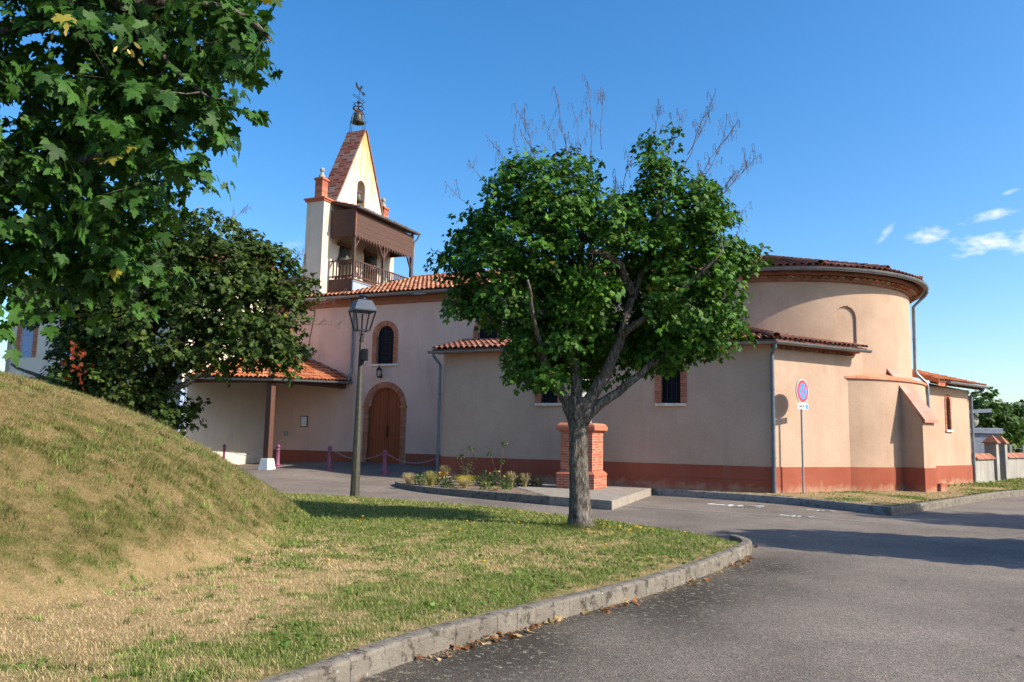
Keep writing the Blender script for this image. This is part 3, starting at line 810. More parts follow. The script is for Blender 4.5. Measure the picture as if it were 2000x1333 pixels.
# door
d_ = MB(); arch_ring(d_, fr_v(2.1), door_c, door_h+.0, .30, door_zs, .225); d_.build('door_bedding', M['mortar_dark'], church).name = 'door_mortar'
d_ = MB(); brick_arch(d_, fr_v(2.1), door_c, door_h, .32, door_zs, .22, .025, .14, .072)
door_surround = d_.build('door_surround', M['brick'], church)
for s in (-1, 1):
    d_ = MB(); a = door_c+s*(door_h+.11)
    d_.boxuv(a-.15, a+.15, 2.035, 2.16, door_zs-.04, door_zs+.03)
    d_.build('impost', M['brick'], door_surround)
for s, nm in ((-1, 'door'), (1, 'door')):
    # boarded leaf with arched head, planks as raised strips
    m = MB(); n = 5
    for k in range(n):
        a0 = door_c + s*(door_h-.01)*(k/n) + s*.006; a1 = door_c + s*(door_h-.01)*((k+1)/n) - s*.003
        t0 = door_zs + math.sqrt(max(0, door_h**2-(a0-door_c)**2)); t1 = door_zs + math.sqrt(max(0, door_h**2-(a1-door_c)**2))
        if k == n-1: t1 = door_zs
        dp = 2.22 + (.006 if k % 2 else 0)
        m.hexa([W3(a0, dp, .33), W3(a1, dp, .33), W3(a1, dp+.05, .33), W3(a0, dp+.05, .33), W3(a0, dp, t0), W3(a1, dp, t1), W3(a1, dp+.05, t1), W3(a0, dp+.05, t0)])
    leaf = m.build(nm, M['wood_door'], church)
    m = MB()
    for z0, z1 in ((.36, .50), (1.28, 1.40)):
        m.boxuv(door_c+s*.012, door_c+s*.735, 2.195, 2.23, z0, z1)
    m.boxuv(door_c+s*.01, door_c+s*.07, 2.19, 2.23, .34, 3.2)
    m.build('rail', M['wood_door'], leaf)
    if s < 0:
        h = MB(); h.tube([W3(door_c-.10, 2.19, 1.42), W3(door_c-.10, 2.135, 1.46), W3(door_c-.10, 2.135, 1.72), W3(door_c-.10, 2.19, 1.76)], .012, 6)
        h.boxuv(door_c-.125, door_c-.075, 2.182, 2.193, 1.36, 1.84); h.build('handle', M['iron'], leaf)
m = MB(); m.boxuv(13.62, 15.66, 1.95, 2.45, .22, .345); m.build('threshold', M['kerb_blue'], church)
# arched nave windows
def church_window(fr, c, h, z0, zs, w=.19, mat='brick', sill=True, deep=.26, glass_hole=True, mort='mortar_dark', grid=True):
    deep = deep*.45
    s = MB(); arch_ring(s, fr, c, h, z0, zs, w-.006); fm = s.build('window', M[mort], church)
    s = MB(); brick_arch(s, fr, c, h, z0, zs, w, .02, .10, .065); s.build('brick_surround', M[mat], fm)
    g = MB(); pts = arch(c, h-.002, z0, zs, 16)
    g.prism([fr(a, z, deep) for a, z in pts], fr(0, 0, deep+.03)-fr(0, 0, deep)); g.build('pane', M['glass_dark'], fm)
    if grid:
        g = MB()
        for k in range(1, 4):
            a = c-h+2*h*k/4; top = zs+math.sqrt(max(0, h*h-(a-c)**2))-.01
            g.bar(fr(a, z0, deep-.02), fr(a, top, deep-.02), .012)
        z = z0+.2
        while z < zs+h*.7:
            x = h if z < zs else math.sqrt(h*h-(z-zs)**2)
            g.bar(fr(c-x, z, deep-.026), fr(c+x, z, deep-.026), .010); z += .22
        g.build('lattice', M['iron'], fm)
    if sill:
        k = MB(); q = [(c-h-w-.03, z0-.085), (c+h+w+.03, z0-.085), (c+h+w+.03, z0+.0), (c-h-w-.03, z0+.0)]
        k.hexa([fr(a, z, -.07) for a, z in q] + [fr(a, z, .06) for a, z in q]); k.build('sill', M['stone'], fm, bevel=.008)
    return fm
church_window(fr_v(2.1), 14.74, .40, 4.22, 5.34)
church_window(fr_v(2.1), 10.25, .40, 4.22, 5.34)

# apse: upper drum with blind arch, lower wider base
def drum(mb, r, z0, z1, ph0, ph1, arch_def=None, cut=None):
    if arch_def:
        c, hw, zb, zs = arch_def
        ph = sorted(set(list(np.linspace(ph0, ph1, 90)) + list(np.linspace(c-hw*1.25, c+hw*1.25, 70))))
        zz = sorted(set(list(np.linspace(z0, z1, 14)) + list(np.linspace(zb-.1, zs+.6, 90))))
    else:
        ph = list(np.linspace(ph0, ph1, 80)); zz = list(np.linspace(z0, z1, 6))
    o = len(mb.v)
    for z in zz:
        for a in ph:
            rr = r
            if arch_def and z > zb:
                dx = (a-c)*r; h = hw*r
                ins = abs(dx) < h if z < zs else dx*dx+(z-zs)**2 < h*h
                if ins: rr = r-.065
            mb.v.append(tuple(P_apse(a, rr, z)))
    k = len(ph)
    for i in range(len(zz)-1):
        for j in range(k-1):
            mb.f.append((o+i*k+j, o+i*k+j+1, o+(i+1)*k+j+1, o+(i+1)*k+j))
m = MB(); drum(m, 5.0, -.3, EA, PH0, PH1, (math.radians(-77.3), .365/5, 3.4, 5.46))
apse_wall = m.build('apse_wall', M['stucco_apse'], church, smooth=True, recalc=False)
m = MB(); drum(m, 5.38, -.3, 3.55, math.radians(-95), math.radians(20)); m.build('apse_base', M['stucco_apse'], church, smooth=True, recalc=False)
m = MB()
n = 26
for i in range(n):                      # sloping tile ledge on top of the base
    a0 = math.radians(-95+115*i/n)+.0012; a1 = math.radians(-95+115*(i+1)/n)-.0012
    r0, r1 = 5.44, 4.97
    m.hexa([P_apse(a0, r0, 3.50), P_apse(a1, r0, 3.50), P_apse(a1, r1, 3.50), P_apse(a0, r1, 3.50), P_apse(a0, r0, 3.565), P_apse(a1, r0, 3.565), P_apse(a1, r1, 3.74), P_apse(a0, r1, 3.74)])
m.build('ledge', M['ledge'], church)
m = MB(); drum(m, 5.405, -.3, ZP, math.radians(-95), math.radians(20)); o = len(m.v)
# flat top of the plinth band
for a in np.linspace(math.radians(-95), math.radians(20), 40):
    m.v.append(tuple(P_apse(a, 5.405, ZP))); m.v.append(tuple(P_apse(a, 5.37, ZP)))
for i in range(39): m.f.append((o+2*i, o+2*i+1, o+2*i+3, o+2*i+2))
m.build('apse_plinth', M['plinth'], church, smooth=True, recalc=False)

# buttress with sloping tiled top
bphi = math.radians(-53.3); ba = Vector((math.cos(bphi), math.sin(bphi), 0)); bp = Vector((-ba.y, ba.x, 0)); b0 = P_apse(bphi, 5.2, 0)
def BT(r, t, z): return AC + ba*r + bp*t + Vector((0, 0, z))
m = MB(); prof = [(5.1, -.3), (6.03, -.3), (6.03, 2.24), (5.1, 3.80)]
m.prism([BT(r, -.37, z) for r, z in prof], bp*.74); buttress = m.build('buttress', M['stucco_apse'], church)
m = MB(); m.prism([BT(r, -.395, z) for r, z in [(5.3, -.3), (6.055, -.3), (6.055, ZP), (5.3, ZP)]], bp*.79); m.build('plinth', M['plinth'], buttress)
m = MB(); d = Vector((0, 0, 0)); n = 6
for i in range(n):
    def sl(t): return 4.98+t*(6.14-4.98), 3.88+t*(2.20-3.88)
    r0_, z0_ = sl(i/n); r1_, z1_ = sl((i+1)/n-.004)
    for s0, s1 in ((-.43, -.147), (-.143, .143), (.147, .43)):
        m.hexa([BT(r0_, s0, z0_-.02), BT(r1_, s0, z1_-.02), BT(r1_, s1, z1_-.02), BT(r0_, s1, z0_-.02), BT(r0_, s0, z0_+.06), BT(r1_, s0, z1_+.07), BT(r1_, s1, z1_+.07), BT(r0_, s1, z0_+.06)])
m.build('coping', M['coping_pink'], buttress)
m = MB(); m.hexa([BT(5.35, .385, -.3), BT(6.15, .385, -.3), BT(6.15, .80, -.3), BT(5.35, .80, -.3), BT(5.35, .385, .30), BT(6.15, .385, .30), BT(6.15, .80, .30), BT(5.35, .80, .30)])
m.build('footing', M['plinth'], buttress)

# aisle (side chapel): front wall, facet towards the apse, west return
EV = Vector((10.62, 24.72, 0)); FE = (EV-A0); FL = FE.length; FE = FE.normalized(); FN = Vector((FE.y, -FE.x, 0))
AZ = 4.33
m = MB()
aw = [(2.94, .30, 2.60, 3.72), (6.93, .30, 2.60, 3.72)]
wall(m, fr_v(0), [(0, -.4), (10.88, -.4), (10.88, AZ), (0, AZ)], [[(c-h, z0), (c+h, z0), (c+h, z1), (c-h, z1)] for c, h, z0, z1 in aw], .45)
fr_f = lambda a, z, dd: A0 + FE*a - FN*dd + Vector((0, 0, z))
wall(m, fr_f, [(.002, -.4), (FL+.5, -.4), (FL+.5, AZ), (.002, AZ)], [], .3)
wall(m, fr_u(10.878, -1), [(.45, -.4), (2.1, -.4), (2.1, AZ+.45), (.45, AZ+.08)], [], .4)
m.build('aisle_wall', M['stucco_aisle'], church)
for c, h, z0, z1 in aw:
    fr = fr_v(0)
    s = MB(); s.hexa([fr(a, z, -.004) for a, z in ((c-h-.19, z0), (c-h, z0), (c-h, z1+.2), (c-h-.19, z1+.2))]+[fr(a, z, .05) for a, z in ((c-h-.19, z0), (c-h, z0), (c-h, z1+.2), (c-h-.19, z1+.2))])
    s.hexa([fr(a, z, -.004) for a, z in ((c+h, z0), (c+h+.19, z0), (c+h+.19, z1+.2), (c+h, z1+.2))]+[fr(a, z, .05) for a, z in ((c+h, z0), (c+h+.19, z0), (c+h+.19, z1+.2), (c+h, z1+.2))])
    fm = s.build('window', M['mortar'], church)
    s = MB(); brick_arch(s, fr, c, h, z0, z1+.2, .19, .02, .3, .062, .010, False)
    n = 9
    for i in range(n):
        a0 = c-h+2*h*i/n+.004; a1 = c-h+2*h*(i+1)/n-.004
        s.hexa([fr(a, z, -.02) for a, z in ((a0, z1), (a1, z1), (a1, z1+.2), (a0, z1+.2))]+[fr(a, z, .3) for a, z in ((a0, z1), (a1, z1), (a1, z1+.2), (a0, z1+.2))])
    s.build('brick_surround', M['brick_pink'], fm)
    s = MB(); s.hexa([fr(a, z, .24) for a, z in ((c-h, z0), (c+h, z0), (c+h, z1), (c-h, z1))]+[fr(a, z, .27) for a, z in ((c-h, z0), (c+h, z0), (c+h, z1), (c-h, z1))]); s.build('pane', M['glass_dark'], fm)
    s = MB()
    for k in range(0, 5): s.bar(fr(c-h+.02+(2*h-.04)*k/4, z0, .12), fr(c-h+.02+(2*h-.04)*k/4, z1, .12), .02)
    for z in (z0+.08, z0+.14, z0+.62, z0+1.0): s.bar(fr(c-h, z, .12), fr(c+h, z, .12), .02)
    s.build('grille', M['iron'], fm)
    s = MB(); s.hexa([fr(a, z, -.09) for a, z in ((c-h-.17, z0-.09), (c+h+.17, z0-.09), (c+h+.17, z0), (c-h-.17, z0))]+[fr(a, z, .1) for a, z in ((c-h-.17, z0-.09), (c+h+.17, z0-.09), (c+h+.17, z0), (c-h-.17, z0))]); s.build('sill', M['stone'], fm, bevel=.01)
# aisle plinth in two slight steps
m = MB(); m.boxuv(.0, 10.9, -.022, .1, -.4, ZP); m.boxuv(.0, 10.93, -.045, .1, -.4, .38)
m.hexa([A0+FE*a+FN*dd+Vector((0, 0, z)) for z in (-.4, ZP) for a, dd in ((-.02, .022), (FL+.4, .022), (FL+.4, -.1), (-.02, -.1))])
m.boxuv(10.86, 10.905, .1, 2.1, -.4, ZP)
m.build('aisle_plinth', M['plinth'], church)
pl.build('nave_plinth', M['plinth'], church); pl2.build('nave_plinth', M['plinth'], church)

# ---- roofs
upn = (W3(0, 7.1, 8.70)-W3(0, 1.72, 6.98)).normalized(); ln = (W3(0, 7.1, 8.70)-W3(0, 1.72, 6.98)).length
m = MB()
sheet(m, [W3(1.1, 1.74, 6.985), W3(16.75, 1.74, 6.985), W3(16.75, 7.1, 8.70), W3(2.6, 7.1, 8.70), W3(1.1, 6.25, 8.43)], .08)
sheet(m, [W3(16.752, 1.74, 6.985), W3(20.35, 1.74, 6.985), W3(20.35, 2.42, 7.20), W3(16.752, 2.42, 7.20)], .08)
sheet(m, [W3(2.6, 7.104, 8.70), W3(16.75, 7.104, 8.70), W3(16.75, 12.5, 6.98), W3(1.1, 12.5, 6.98), W3(1.1, 7.95, 8.43)], .08)
m.add([W3(2.6, 7.1, 8.70), W3(1.1, 6.25, 8.43), W3(1.1, 7.1, 8.43), W3(1.1, 7.95, 8.43)], [(0, 1, 2), (0, 2, 3)])
nave_roof = m.build('nave_roof', M['tile_under'], church)
m = MB()
def ins(p):
    u, v = uv_of(p.x, p.y); return (u < 16.75 or v < 2.42) and not (u < 2.6 and v > 6.15)
tile_plane(m, None, W3(20.35, 1.72, 6.985), W3(1.1, 1.72, 6.985), upn, ln, ins, .205, .36, .09)
m.build('roof_tiles', M['tile'], nave_roof)
m = MB(); ridge_tiles(m, W3(16.6, 7.1, 8.70), W3(2.6, 7.1, 8.70)); ridge_tiles(m, W3(2.6, 7.1, 8.68), W3(1.1, 7.1, 8.44)); m.build('ridge', M['tile'], nave_roof)
# brick eave course of the nave
m = MB(); m.boxuv(11.02, 20.3, 2.03, 2.098, EA-.34, EA-.19); m.boxuv(1.4, 20.3, 1.98, 2.098, EA-.188, EA-.06); m.boxuv(1.4, 11.018, 2.03, 2.098, EA-.34, EA-.19)
m.build('cornice', M['brick_dark'], church)
m = MB(); half_gutter(m, [W3(u, 1.66, EA+.015) for u in np.linspace(20.4, 1.0, 14)], .10); nave_gutter = m.build('gutter', M['zinc'], church, smooth=True, recalc=False)

# apse roof: cone with radial courses
m = MB(); n = 48; o = len(m.v)
ER, EZ, TZ = 5.44, 7.01, 8.45
for k in (0, -.08):
    for i in range(n+1):
        a = PH0 + math.pi*i/n; m.v.append(tuple(P_apse(a, ER, EZ+k)))
for i in range(n):
    m.f.append((o+i, o+i+1, o+n+1+i+1, o+n+1+i))
c = len(m.v); m.v.append((AC.x, AC.y, TZ)); m.v.append((AC.x, AC.y, TZ-.08))
for i in range(n): m.f.append((o+i, c, o+i+1)); m.f.append((o+n+1+i+1, c+1, o+n+1+i))
apse_roof = m.build('apse_roof', M['tile_under'], church)
m = MB(); row = .36; sl = math.hypot(ER, TZ-EZ); hips = [PH0+math.pi*k/7 for k in range(8)]
nseg = 7
for k in range(nseg):
    a0, a1 = hips[k], hips[k+1]; am = (a0+a1)/2
    q0 = P_apse(a0, ER, EZ+.0); q1 = P_apse(a1, ER, EZ+.0); mid = (q0+q1)/2
    # facet columns run parallel up the facet
    up = (Vector((AC.x, AC.y, TZ))-mid); L = up.length; up = up.normalized(); e = (q1-q0); Lw = e.length; e = e.normalized()
    nc = int(Lw/.205); nrm = e.cross(up).normalized(); nrm = nrm if nrm.z > 0 else -nrm
    bulge = ER*(1-math.cos((a1-a0)/2))
    for c_ in range(nc):
        x = (c_+.5)*Lw/nc; s = (x-Lw/2)/(Lw/2)
        lim = L*(1-abs(s))
        out = -bulge*(1-s*s)
        nr = int(lim/row)+1
        for r in range(nr):
            s0 = out+r*row-.05 if r == 0 else r*row-.05; s1 = min((r+1)*row+.05, lim)
            if s1 < s0+.1: continue
            j = random.uniform(-.006, .006)
            cover_tile(m, q0+e*(x+j)+up*s0, q0+e*(x-j)+up*s1, e, nrm, .092, .075, .045+random.uniform(0, .008), .02)
m.build('roof_tiles', M['tile_old'], apse_roof)
m = MB()
for k in range(0, 8):
    a = hips[k]; ridge_tiles(m, P_apse(a, ER+.02, EZ+.04), P_apse(a, .3, TZ-.04), .125, .40)
m.build('hip_tiles', M['tile_old'], apse_roof)
m = MB(); half_gutter(m, [P_apse(PH0+math.pi*i/60, 5.53, EA+.01) for i in range(-1, 61)], .10); m.build('gutter', M['zinc'], church, smooth=True, recalc=False)
# genoise cornice of the apse: two brick bands with a row of tile mouths between
def ring(mb, r0, r1, z0, z1, ph0=PH0, ph1=PH1, n=70):
    for i in range(n):
        a0 = ph0+(ph1-ph0)*i/n; a1 = ph0+(ph1-ph0)*(i+1)/n
        mb.hexa([P_apse(a0, r0, z0), P_apse(a1, r0, z0), P_apse(a1, r1, z0), P_apse(a0, r1, z0), P_apse(a0, r0, z1), P_apse(a1, r0, z1), P_apse(a1, r1, z1), P_apse(a0, r1, z1)])
m = MB(); ring(m, 4.95, 5.08, EA-.335, EA-.295); ring(m, 4.95, 5.25, EA-.165, EA-.128); ring(m, 4.95, 5.30, EA-.10, EA-.06); gen = m.build('genoise', M['brick_dark'], church)
m = MB(); ring(m, 4.95, 5.09, EA-.295, EA-.165); ring(m, 4.95, 5.23, EA-.128, EA-.10); m.build('infill', M['mortar_dark'], gen)
m = MB(); n = 60
for i in range(n):
    a = PH0+math.pi*(i+.5)/n; d = Vector((math.cos(a), math.sin(a), 0)); s = Vector((-d.y, d.x, 0))
    cover_tile(m, P_apse(a, 5.24, EA-.293), P_apse(a, 5.05, EA-.293), s, Vector((0, 0, 1)), .118, .118, .012, .012, 8)
m.build('tile_mouths', M['tile'], gen)

# aisle roof
sl_a = .24
def za(p):
    u, v = uv_of(p.x, p.y)
    z1 = 4.43+sl_a*(v+.34)
    dq = -(p-A0).dot(FN)
    return min(z1, 4.43+sl_a*(dq+.34)), z1 < 4.43+sl_a*(dq+.34)
c0 = W3(11.15, -.36, 4.425); kc = A0 + (-VH+FN).normalized()*.36/math.cos((-VH).angle(FN)/2); kc.z = 4.425
c2 = A0+FE*(FL+.25)+FN*.36; c2.z = 4.425
hip_d = -((-VH+FN).normalized()); hip_top = kc+hip_d*3.1; hip_top.z = 4.425+sl_a*3.1*math.cos((-VH).angle(FN)/2)
m = MB()
sheet(m, [c0, kc, hip_top, W3(2.0, 2.1, 5.012), W3(11.15, 2.1, 5.012)], .06)
c3 = c2 - FN*2.6; c3.z = 4.425+sl_a*2.6
sheet(m, [kc, c2, c3, hip_top], .06)
aisle_roof = m.build('aisle_roof', M['tile_under'], church)
m = MB()
upa = (VH+Vector((0, 0, sl_a))).normalized()
def ins1(p):
    z, first = za(p); u, v = uv_of(p.x, p.y)
    return first and v < 2.1 and (Vector((p.x-AC.x, p.y-AC.y)).length > 5.0)
tile_plane(m, None, c0, W3(-.4, -.36, 4.425), upa, 2.55, ins1, .215, .36, .095)
upf = (-FN+Vector((0, 0, sl_a))).normalized()
def ins2(p):
    z, first = za(p)
    return (not first) and Vector((p.x-AC.x, p.y-AC.y)).length > 5.0
tile_plane(m, None, A0+FE*(-.6)+FN*.36+Vector((0, 0, 4.425)), c2, upf, 3.6, ins2, .215, .36, .095)
m.build('roof_tiles', M['tile_old'], aisle_roof)
m = MB(); ridge_tiles(m, kc+Vector((0, 0, .05))-hip_d*.02, hip_top+Vector((0, 0, .05)), .125); m.build('hip_tiles', M['tile_old'], aisle_roof)
m = MB(); m.boxuv(-.0, 11.1, -.16, -.002, AZ-.045, AZ+.02)
m.hexa([A0+FE*a+FN*dd+Vector((0, 0, z)) for z in (AZ-.045, AZ+.02) for a, dd in ((-.0, .16), (FL+.2, .16), (FL+.2, .002), (-.0, .002))])
m.build('eave_board', M['brick'], church)
m = MB(); n = int(FL/.2)
for i in range(n):
    p = A0+FE*(.1+i*.2)+Vector((0, 0, AZ-.13)); cover_tile(m, p+FN*.2, p+FN*.0, FE, Vector((0, 0, 1)), .08, .08, 0, 0, 6)
m.build('tile_mouths', M['tile_old'], church)
gp = kc+( -VH+FN).normalized()*.07; gp.z = AZ+.03
m = MB(); half_gutter(m, [W3(11.25, -.44, AZ+.03), W3(5, -.44, AZ+.03), gp, A0+FE*(FL+.28)+FN*.44+Vector((0, 0, AZ+.03))], .085); m.build('gutter', M['zinc'], church, smooth=True, recalc=False)

# ---- downpipes
def pipe(pts, r=.05, mat='pipe_blue', clips=True):
    m = MB(); m.tube(pts, r, 10)
    P = [Vector(p) for p in pts]
    for a, b in zip(P[:-1], P[1:]):
        if (b-a).length > 1.5 and abs((b-a).normalized().z) > .9:
            k = int((b-a).length/1.3)
            for i in range(1, k+1):
                q = a+(b-a)*i/(k+1); m.lathe((q.x, q.y, q.z), [(r+.012, -.03), (r+.012, .03)], 10)
    return m.build('downpipe', M[mat], church, smooth=True)
kd = (-VH*.6+FN*.4).normalized()
q = A0+kd*.10; pipe([A0+kd*.46+Vector((0, 0, AZ-.04)), A0+kd*.44+Vector((0, 0, AZ-.14)), q+Vector((0, 0, AZ-.34)), q+Vector((0, 0, .05))], .055)
pipe([W3(11.06, -.42, AZ-.04), W3(11.06, -.40, AZ-.14), W3(10.98, -.06, AZ-.42), W3(10.98, -.06, -.05)], .05)
pipe([W3(16.24, 1.66, EA-.07), W3(16.24, 1.80, EA-.18), W3(16.24, 2.02, EA-.36), W3(16.24, 2.02, 3.95), W3(16.30, 1.95, 3.62), W3(16.48, 1.80, 3.46)], .055)
a = math.radians(-25)
pipe([P_apse(a, 5.58, EA-.08), P_apse(a, 5.50, EA-.22), P_apse(a, 5.12, EA-.60), P_apse(a, 5.10, 4.05), P_apse(a, 5.14, 3.95), P_apse(a, 5.44, 3.62), P_apse(a, 5.46, 3.5), P_apse(a, 5.46, .0)], .055, 'zinc')

# ---- bell gable (clocher-mur) at the west end
UT = 18.2; UB = 19.1
m = MB()
sh = 11.32
oa = [arch(3.92, .46, 8.2, 9.75), arch(5.80, .52, 8.2, 9.75), arch(4.85, .30, 11.62, 12.58)]
outer = [(2.28, 6.9), (7.72, 6.9), (7.72, sh), (6.72, sh), (4.98, 15.30), (3.06, sh), (2.28, sh)]
wall(m, fr_u(UT), outer, oa, UB-UT)
# battered foot of the tower on its west side
m.hexa([W3(19.0, 2.28, 6.6), W3(19.36, 2.28, 6.6), W3(19.36, 7.72, 6.6), W3(19.0, 7.72, 6.6), W3(19.0, 2.28, 9.0), W3(19.13, 2.28, 9.0), W3(19.13, 7.72, 9.0), W3(19.0, 7.72, 9.0)])
m.boxuv(19.0, 19.42, 2.26, 7.74, 8.35, 8.45)
tower = m.build('bell_gable', M['stucco_tower'], church)
m = MB(); m.boxuv(18.78, 18.85, 3.3, 6.5, 8.1, 10.4); m.build('opening_shade_panel', M['wood_dark'], tower)  # dark sheet stands in for the shade inside the two lower openings
m = MB(); m.boxuv(18.72, 18.80, 4.5, 5.2, 11.5, 13.0); m.build('back_panel', M['stucco_tower'], tower)
for v0, v1 in ((2.17, 3.02), (6.76, 7.83)):
    m = MB(); m.boxuv(UT-.10, UB+.10, v0, v1, sh-.002, sh+.07); m.boxuv(UT-.05, UB+.05, v0+.04, v1, sh-.08, sh-.004)
    m.build('shoulder_cap', M['brick_pink'], tower)
m = MB()                                # tiled slopes of the gable
def gslope(va, za_, vb, zb, n=15):
    a = Vector((va, za_)); b = Vector((vb, zb)); d = (b-a); nn = Vector((-d.y, d.x)).normalized()
    if nn.y < 0: nn = -nn
    for i in range(-1, n):
        for k in range(3):
            st_ = (.0, .5, .25)[k]
            p = a+d*(max(0, i+st_)/n); q = a+d*(min(n, i+1+st_)/n-.001)
            if (q-p).dot(d) < .02: continue
            u0 = UT-.06+(UB-UT+.12)*k/3; u1 = UT-.06+(UB-UT+.12)*(k+1)/3-.006
            t0 = .07; t1 = .055
            m.hexa([W3(u0, p.x, p.y), W3(u1, p.x, p.y), W3(u1, q.x, q.y), W3(u0, q.x, q.y),
                    W3(u0, p.x+nn.x*t0, p.y+nn.y*t0), W3(u1, p.x+nn.x*t0, p.y+nn.y*t0), W3(u1, q.x+nn.x*t1, q.y+nn.y*t1), W3(u0, q.x+nn.x*t1, q.y+nn.y*t1)])
gslope(3.02, sh, 4.96, 15.30, 11); gslope(6.76, sh, 5.0, 15.30, 11)
M['gable_tile'] = islandmat('gable_tile', [(0, (.17, .058, .042)), (.45, (.23, .082, .058)), (.8, (.20, .095, .075)), (1, (.23, .155, .13))], .9, (.32, .24, .2), .45, 3, .3, (.42, .26, .03, .5))
m.build('gable_tiles', M['gable_tile'], tower)
for v in (2.62, 7.3):
    pm = MB()
    for i in range(11):
        z = sh+.07+i*.078; w = .19
        pm.boxuv(18.65-w, 18.65+w, v-w, v+w, z, z+.068)
    pm.boxuv(18.65-.24, 18.65+.24, v-.24, v+.24, sh+.93, sh+.985); pm.boxuv(18.65-.21, 18.65+.21, v-.21, v+.21, sh+.988, sh+1.03)
    pr = pm.build('brick_pinnacle', M['brick_pink'], tower)
    k = MB(); c = W3(18.65, v, sh+1.03)
    k.lathe(c, [(.15, 0), (.14, .08), (.08, .22), (.055, .27), (.09, .31), (.105, .38), (.08, .45), (.02, .49)], 14); k.build('finial', M['stone_grey'], pr, smooth=True)
    k = MB(); k.boxuv(18.65-.18, 18.65+.18, v-.18, v+.18, sh+.07, sh+.93); k.build('mortar_core', M['mortar'], pr)
# iron frame, cross and cock above the gable
vm = MB(); vt = 4.98; uc = 18.65
for s in (-1, 1):
    vm.tube([W3(uc, vt+s*.42, 14.3), W3(uc, vt+s*.42, 15.75), W3(uc, vt+s*.40, 15.95), W3(uc, vt+s*.30, 16.2), W3(uc, vt+s*.12, 16.36), W3(uc, vt, 16.42)], .018, 6)
    vm.tube([W3(uc+s*.42, vt, 14.6), W3(uc+s*.42, vt, 15.75), W3(uc+s*.36, vt, 16.05), W3(uc+s*.15, vt, 16.32), W3(uc, vt, 16.42)], .018, 6)
vm.tube([W3(uc, vt, 16.3), W3(uc, vt, 16.75)], .03, 8)
vm.tube([W3(uc-.02, vt, 16.7), W3(uc-.02, vt, 17.28)], .02, 6)
for z, r in ((16.42, .26), (16.62, .20)):
    vm.tube([W3(uc+r*math.cos(t), vt+r*math.sin(t), z) for t in np.linspace(0, 2*math.pi, 13)], .016, 6)
for t in np.linspace(0, 2*math.pi, 6, endpoint=False):
    vm.tube([W3(uc+.26*math.cos(t), vt+.26*math.sin(t), 16.42), W3(uc+.2*math.cos(t), vt+.2*math.sin(t), 16.62), W3(uc+.30*math.cos(t), vt+.30*math.sin(t), 16.68)], .012, 5)
vm.lathe(W3(uc, vt, 16.66), [(.03, 0), (.09, .03), (.05, .10), (.03, .14)], 10)
vm.tube([W3(uc-.35, vt-.55, 16.5), W3(uc+.3, vt+.62, 17.0)], .02, 6)
vm.tube([W3(uc, vt+.40, 15.75), W3(uc-.1, vt+.66, 16.05)], .016, 6)
vane = vm.build('weathervane', M['iron'], church)
cm = MB()                               # open outlined cross arms
for s in (-.04, .04):
    cm.tube([W3(uc, vt-.42, 16.92+s), W3(uc, vt+.42, 16.92+s)], .012, 5)
for e_ in (-.42, .42): cm.tube([W3(uc, vt+e_, 16.87), W3(uc, vt+e_*1.08, 16.92), W3(uc, vt+e_, 16.97)], .012, 5)
cm.build('cross', M['iron'], vane)
ck = [(-.27, .04), (-.22, -.03), (-.06, -.12), (.08, -.12), (.14, -.03), (.20, .12), (.27, .14), (.22, .18), (.24, .26), (.18, .23), (.12, .22), (.09, .10), (.02, .03), (-.08, .04), (-.15, .12), (-.20, .22), (-.28, .22), (-.25, .12)]
cm = MB(); cm.prism([W3(uc-.02, vt+a, 17.40+b*.85) for a, b in ck], UH*.03)
cm.prism([W3(uc-.02, vt+a, 17.27+b*.85) for a, b in [(.02, .0), (.02, .03), (.25, .03), (.30, .10), (.46, .08), (.44, -.02), (.40, .0), (.40, -.12), (.36, -.12), (.34, -.03), (.27, -.03), (.26, -.10), (.23, -.1), (.22, 0)]], UH*.03)
cm.tube([W3(uc-.01, vt, 17.2), W3(uc-.01, vt, 17.33)], .015, 6); cm.build('cock', M['iron'], vane)

def bell(c, s, label, mat='bronze'):
    t = thing('bell', label, 'bell', tuple(c), 'bells of the church')
    m = MB(); m.lathe(c, [(.30*s, 0), (.31*s, .03*s), (.235*s, .16*s), (.19*s, .32*s), (.165*s, .44*s), (.10*s, .50*s), (.03*s, .52*s)], 18); m.build('bell_body', M[mat], t, smooth=True)
    m = MB(); m.bar(Vector(c)+VH*(.34*s)+Vector((0, 0, .57*s)), Vector(c)-VH*(.34*s)+Vector((0, 0, .57*s)), .09*s); m.lathe(Vector(c)+Vector((0, 0, .5*s)), [(.05*s, 0), (.05*s, .06*s)], 8); m.build('headstock', M['wood_dark'], t)
    m = MB(); m.lathe(Vector(c)+Vector((0, 0, -.1*s)), [(.01, 0), (.05*s, .03*s), (.045*s, .08*s), (.015*s, .12*s), (.012*s, .5*s)], 8); m.build('clapper', M['iron'], t)
    return t
bell(W3(uc, vt, 15.72), 1.0, 'weathered bronze bell under the iron frame on top of the gable')
bell(W3(18.34, 4.80, 11.9), .85, 'small bell in the round-headed niche of the gable')
bell(W3(18.12, 3.70, 8.85), 1.3, 'green bronze bell in the left opening behind the balcony')
bell(W3(18.15, 5.70, 8.85), 1.4, 'large dark bell in the right opening behind the balcony')

